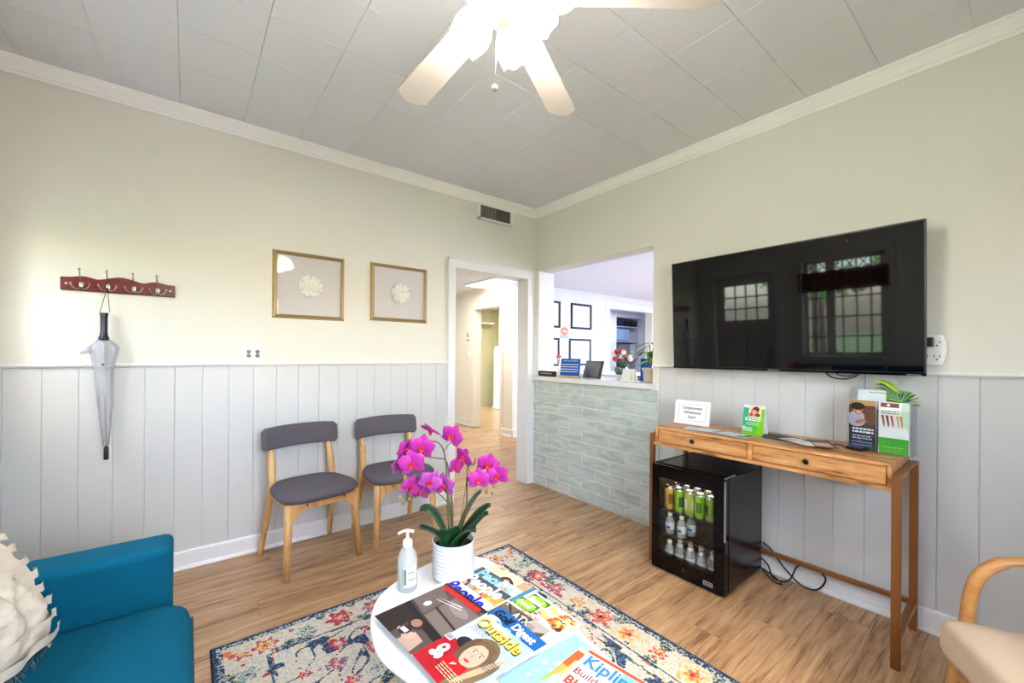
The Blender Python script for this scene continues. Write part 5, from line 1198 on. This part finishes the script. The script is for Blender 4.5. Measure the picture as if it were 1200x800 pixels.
# potted plant at the right jamb
t = thing('potted_plant', 'leafy green plant in a grey ceramic pot at the right end of the counter', 'plant', (.11, -1.255, CZ))
MB().lathe([(.001, .0005), (.050, .0005), (.054, .02), (.058, .085), (.060, .088), (.064, .090), (.066, .112), (.060, .114), (.056, .10), (.001, .10)], 28, cap=False).build('pot', mat('greige_ceramic', (196, 180, 164), .5), t)
G1 = mat('bright_green_leaf', (120, 176, 40), .4); G2 = mat('deep_green_leaf', (52, 104, 44), .4)
r = random.Random(12)
for k in range(16):
    a = r.uniform(0, 2*PI); hgt = r.uniform(.06, .25); rad = r.uniform(.02, .09) if hgt > .12 else r.uniform(.03, .06); tip = Vector((rad*math.cos(a), abs(rad*math.sin(a))*.8-.02, .10+hgt))
    if k < 4: tip = Vector(((-.02, .03, .0, .04)[k], (.11, .06, .015, -.02)[k], (.235, .27, .31, .22)[k]))
    MB().tube(spline([(0, 0, .09), (tip.x*.4, tip.y*.4, .09+(tip.z-.09)*.6), tuple(tip)], 4), .0018, 5).build('stem', G2, t)
    d = Vector((math.cos(a), abs(math.sin(a))*.8, -.5)) if k > 3 else Vector((-.3, (.8, .5, .9, .2)[k], -.35)); s_ = r.uniform(.038, .055) if k > 3 else .078
    side = d.cross(Vector((0, 0, 1))).normalized()
    MB().grid(4, 6, lambda u, v: tuple(tip + d.normalized()*s_*1.5*v + side*(u-.5)*2*s_*.62*math.sin(PI*min(1, .1+.9*v))**.7 + Vector((0, 0, 1))*(.012*math.sin(PI*v)-.008*abs(u-.5)))).build('leaf', G1 if (k < 4 or k % 4 == 0) else G2, t, solid=.0008)
# desk beyond with vase of tulips
t = thing('reception_desk', 'white reception desk behind the tiled counter', 'desk', (1.25, -.35, 0))
bx('desk_top', mat('cool_white_desk', (226, 230, 240), .3), t, -.42, .42, -.85, 1.35, 1.03, 1.07, bevel=.004)
bx('desk_panel', mat('cool_white_desk', (226, 230, 240), .3), t, -.38, .38, -.83, 1.33, 0, 1.03)
t = thing('tulip_vase', 'red and white tulips in a round glass vase on the desk behind the counter', 'vase', (1.02, -.29, 1.07))
t.scale = (1.25, 1.25, 1.15)
MB().lathe([(.001, 0), (.045, 0), (.062, .03), (.066, .055), (.060, .085), (.050, .10)], 24, cap=False).build('vase_body', glass('vase_glass', (214, 226, 226), .15), t)
MB().lathe([(.001, .004), (.042, .004), (.058, .03), (.060, .06), (.001, .06)], 20).build('vase_filling', mat('mossy_pebbles', (104, 134, 92), .6, nscale=60, namp=.4), t)
r = random.Random(5)
for k in range(17):
    a = r.uniform(0, 2*PI); q_ = r.uniform(.02, .105); tip = Vector((q_*math.cos(a), q_*math.sin(a), r.uniform(.135, .215)))
    st = MB().tube([(tip.x*.1, tip.y*.1, .05), tuple(tip)], .003, 5).build('stem', G2, t)
    c = mat('tulip_red', (206, 22, 44), .5) if k % 3 else mat('tulip_white', (240, 240, 236), .5)
    MB().lathe([(.004, -.012), (.018, 0), (.021, .012), (.017, .028), (.010, .034), (.001, .022)], 12, TR(*tip) @ RX(r.uniform(-.5, .5)) @ RY(r.uniform(-.5, .5))).build('tulip_head', c, t)
t = thing('desk_ornament', 'small pink flower ornament at the left end behind the plaque', 'ornament', (.95, .616, 1.07), 0)
t.scale = (1.8, 1.8, 1.8)
MB().tube([(0, 0, 0), (0, 0, .10)], .002, 6).ball((0, 0, .012), .014).build('holder', CHROME, t)
for k in range(5): MB().ball((.012*math.cos(k*1.26), .012*math.sin(k*1.26), .105), .009, 8).build('petal', mat('hot_pink', (224, 60, 110), .5), t)
# certificates
def cert(x0, x1, z0_, z1_, label):
    t = thing('framed_certificate', label, 'certificate', ((x0+x1)/2, 1.885, (z0_+z1_)/2), 0, 'framed certificates on the reception wall')
    w_, h_ = (x1-x0)/2, (z1_-z0_)/2; f_ = .036; mb = MB()
    for b in ((-w_, w_, -h_, -h_+f_), (-w_, w_, h_-f_, h_), (-w_, -w_+f_, -h_+f_, h_-f_), (w_-f_, w_, -h_+f_, h_-f_)): mb.box(b[0], b[1], -.022, 0, b[2], b[3])
    mb.build('frame', mat('navy_black_frame', (24, 26, 52), .35), t, bevel=.003)
    bx('mat_board', mat('certificate_mat', (226, 228, 236), .8), t, -w_+.03, w_-.03, -.006, 0, -h_+.03, h_-.03)
    art('certificate_print', t, TR(0, -.006, 0) @ RX(R(90)), [(rect(-w_+.085, w_-.085, -h_+.085, h_-.085), (200, 202, 210)), (rect(-w_+.088, w_-.088, -h_+.088, h_-.088), (238, 238, 242))] + lines(-w_*.45, w_*.45, h_*.45, 1, .03, (150, 152, 164), 3, .012) + lines(-w_*.35, w_*.35, h_*.15, 4, .035, (190, 192, 202), 5, .006), z=.001, step=.0006)
cert(2.48, 3.01, 1.735, 2.185, 'dark framed certificate, upper one nearest the wide doorway')
cert(2.44, 3.00, 1.09, 1.565, 'dark framed certificate, lower one behind the tablet')
cert(1.74, 2.215, 1.735, 2.185, 'dark framed certificate at upper left, half hidden by the white jamb')
cert(1.72, 2.20, 1.09, 1.565, 'dark framed certificate at lower left, half hidden by the white jamb')
t = thing('wall_sign', 'small coral and blue round sign between the certificates', 'sign', (2.33, 1.885, 1.655))
MB().prism(ell(0, .03, .095, .07, 0, 24), 0, .006, T=RX(R(90))).build('round_panel', mat('coral_print', (238, 120, 104), .5), t)
bx('caption_bar', pm((92, 132, 214)), t, -.105, .105, -.006, 0, -.085, -.045)
art('white_print', t, TR(0, -.0062, 0) @ RX(R(90)), [(ell(-.01, .035, .05, .028), (246, 170, 150)), (rect(.02, .085, .01, .03), (244, 190, 176))] + lines(-.09, .09, -.072, 1, .02, (220, 230, 250), 4, .012), step=.0006)
t = thing('ceiling_downlight', 'round recessed ceiling light in the reception ceiling', 'light', (2.35, .02, HC))
MB().lathe([(.09, 0), (.10, -.004), (.085, -.012), (.07, -.008)], 24, cap=False).build('trim_ring', CHROME, t); MB().lathe([(.001, -.004), (.072, -.006)], 24, cap=False).build('lens', mat('dark_lens', (60, 64, 96), .3), t)
# closet shelves in the supply room
t = thing('closet_shelving', 'white closet shelves seen through the wide doorway of the reception', 'shelves', (6.25, 3.72, 0))
for z_ in (.75, 1.22, 1.64, 2.03): bx('shelf', WHITE, t, -.54, .54, -.22, .26, z_-.02, z_)
def cb(name, label, cat, c, x, z_, w_, h_, g='supplies on the closet shelves', d_=.15):
    t = thing(name, label, cat, (x, 3.66, z_), 0, g); m = mat('supply_%d_%d_%d' % c, c, .6)
    MB().add([(-w_*.45, -d_, 0), (w_*.45, -d_, 0), (w_*.45, d_, 0), (-w_*.45, d_, 0), (-w_/2, -d_*1.05, h_), (w_/2, -d_*1.05, h_), (w_/2, d_, h_), (-w_/2, d_, h_)], [(0, 3, 2, 1), (0, 1, 5, 4), (1, 2, 6, 5), (2, 3, 7, 6), (3, 0, 4, 7)]).build('bin_body', m, t, solid=.006)
    MB().box(-w_/2-.006, w_/2+.006, -d_*1.05-.006, d_+.006, h_-.02, h_+.004).build('rim', m, t)
cb('storage_bin', 'grey plastic bin in the middle of the closet shelves', 'bin', (112, 122, 128), 6.15, 1.22, .52, .34)
cb('storage_box', 'white box right of the grey bin', 'box', (206, 206, 214), 6.55, 1.22, .2, .34)
cb('storage_box', 'dark blue box on the top closet shelf, left', 'box', (30, 40, 92), 5.98, 2.03, .32, .13)
cb('storage_box', 'black box on the top closet shelf, middle', 'box', (26, 26, 34), 6.30, 2.03, .24, .13)
cb('storage_box', 'dark brown box on the top closet shelf, right', 'box', (40, 34, 40), 6.60, 2.03, .26, .14)
cb('storage_box', 'navy box on the lowest visible closet shelf', 'box', (40, 56, 110), 6.0, .75+.0, .4, .34)
cb('storage_box', 'grey box on the lowest visible closet shelf', 'box', (150, 150, 160), 6.45, .75, .36, .26)
for k in range(6):
    t = thing('folded_gown', 'pale blue folded gown, %s from the left on the second closet shelf' % ('first', 'second', 'third', 'fourth', 'fifth', 'sixth')[k], 'gown', (5.90+.09*k, 3.60, 1.645), 0, 'pale blue gowns on the closet shelf')
    MB().grid(6, 6, lambda u, v: (-.04+.08*u, -.10+.015*math.sin(u*9+k), .30*v+.01*math.sin(u*6)), ).grid(6, 3, lambda u, v: (-.04+.08*u, -.10+.2*v, .30+.01*math.sin(u*6))).build('cloth', mat('gown_blue', (150, 176, 220), .8), t, solid=.02)
cb('storage_box', 'pale lilac box right of the gowns', 'box', (190, 188, 200), 6.56, 1.64, .26, .24)
# ================================================================ in the hall
t = thing('ceiling_panel_light', 'glowing rectangular ceiling panel light in the hall', 'light', (.96, 2.15, HC))
bx('fixture_frame', WHITE, t, -.22, .22, -.42, .42, -.02, 0); bx('diffuser', emis('panel_diffuser', (255, 244, 220), 6), t, -.20, .20, -.40, .40, -.024, -.02)
t = thing('thermostat', 'small round dial and trio of knobs on the hall wall', 'thermostat', (1.2, 3.17, 1.60))
MB().lathe([(.05, 0), (.045, .012), (.001, .014)], 20, TR(0, 0, .03) @ RY(R(-90))).build('dial', mat('thermostat_tan', (206, 188, 160), .4), t)
for k in range(3): MB().lathe([(.010, 0), (.008, .01)], 10, TR(0, -.04+.04*k, -.07) @ RY(R(-90))).build('knob', mat('knob_brown', (120, 96, 74), .4), t)
t = thing('light_switch', 'narrow white wall switch on the hall wall by the inner doorway', 'switch', (1.2, 3.13, 1.28))
bx('cover_plate', PLASTIC, t, -.012, 0, -.03, .03, -.06, .06, bevel=.003); bx('toggle', PLASTIC, t, -.026, -.012, -.010, .010, -.02, .035)
t = thing('water_heater', 'tall white cylindrical water heater seen through the inner doorway', 'water heater', (3.15, 4.78, 0))
MB().lathe([(.20, 0), (.20, .04), (.185, .05), (.185, 1.40), (.16, 1.46), (.001, 1.48)], 32).build('tank', mat('heater_white', (232, 230, 222), .35), t)
for x_ in (-.07, .07): MB().tube([(x_, 0, 1.46), (x_, 0, 2.38)], .016, 8).build('pipe', mat('white_pipe', (226, 222, 212), .4), t)
MB().lathe([(.205, 0), (.215, 0), (.215, .03), (.205, .03)], 32).build('base_ring', WHITE, t)
t = thing('wall_boiler', 'white wall-mounted unit with grey underside above the water heater', 'heater', (2.62, 5.35, 1.55))
bx('casing', mat('heater_white', (232, 230, 222), .35), t, -.24, .20, -.26, 0, .04, .42, bevel=.08); bx('underside', mat('grey_underside', (136, 130, 116), .6), t, -.22, .18, -.24, 0, 0, .05)
for k in range(4): MB().tube([(-.15+.09*k, -.12, 0), (-.15+.09*k, -.12, -.10)], .010, 6).build('valve', COPPER, t)
bx('shelf_bracket', WHITE, t, -.3, .5, -.3, 0, .46, .49)
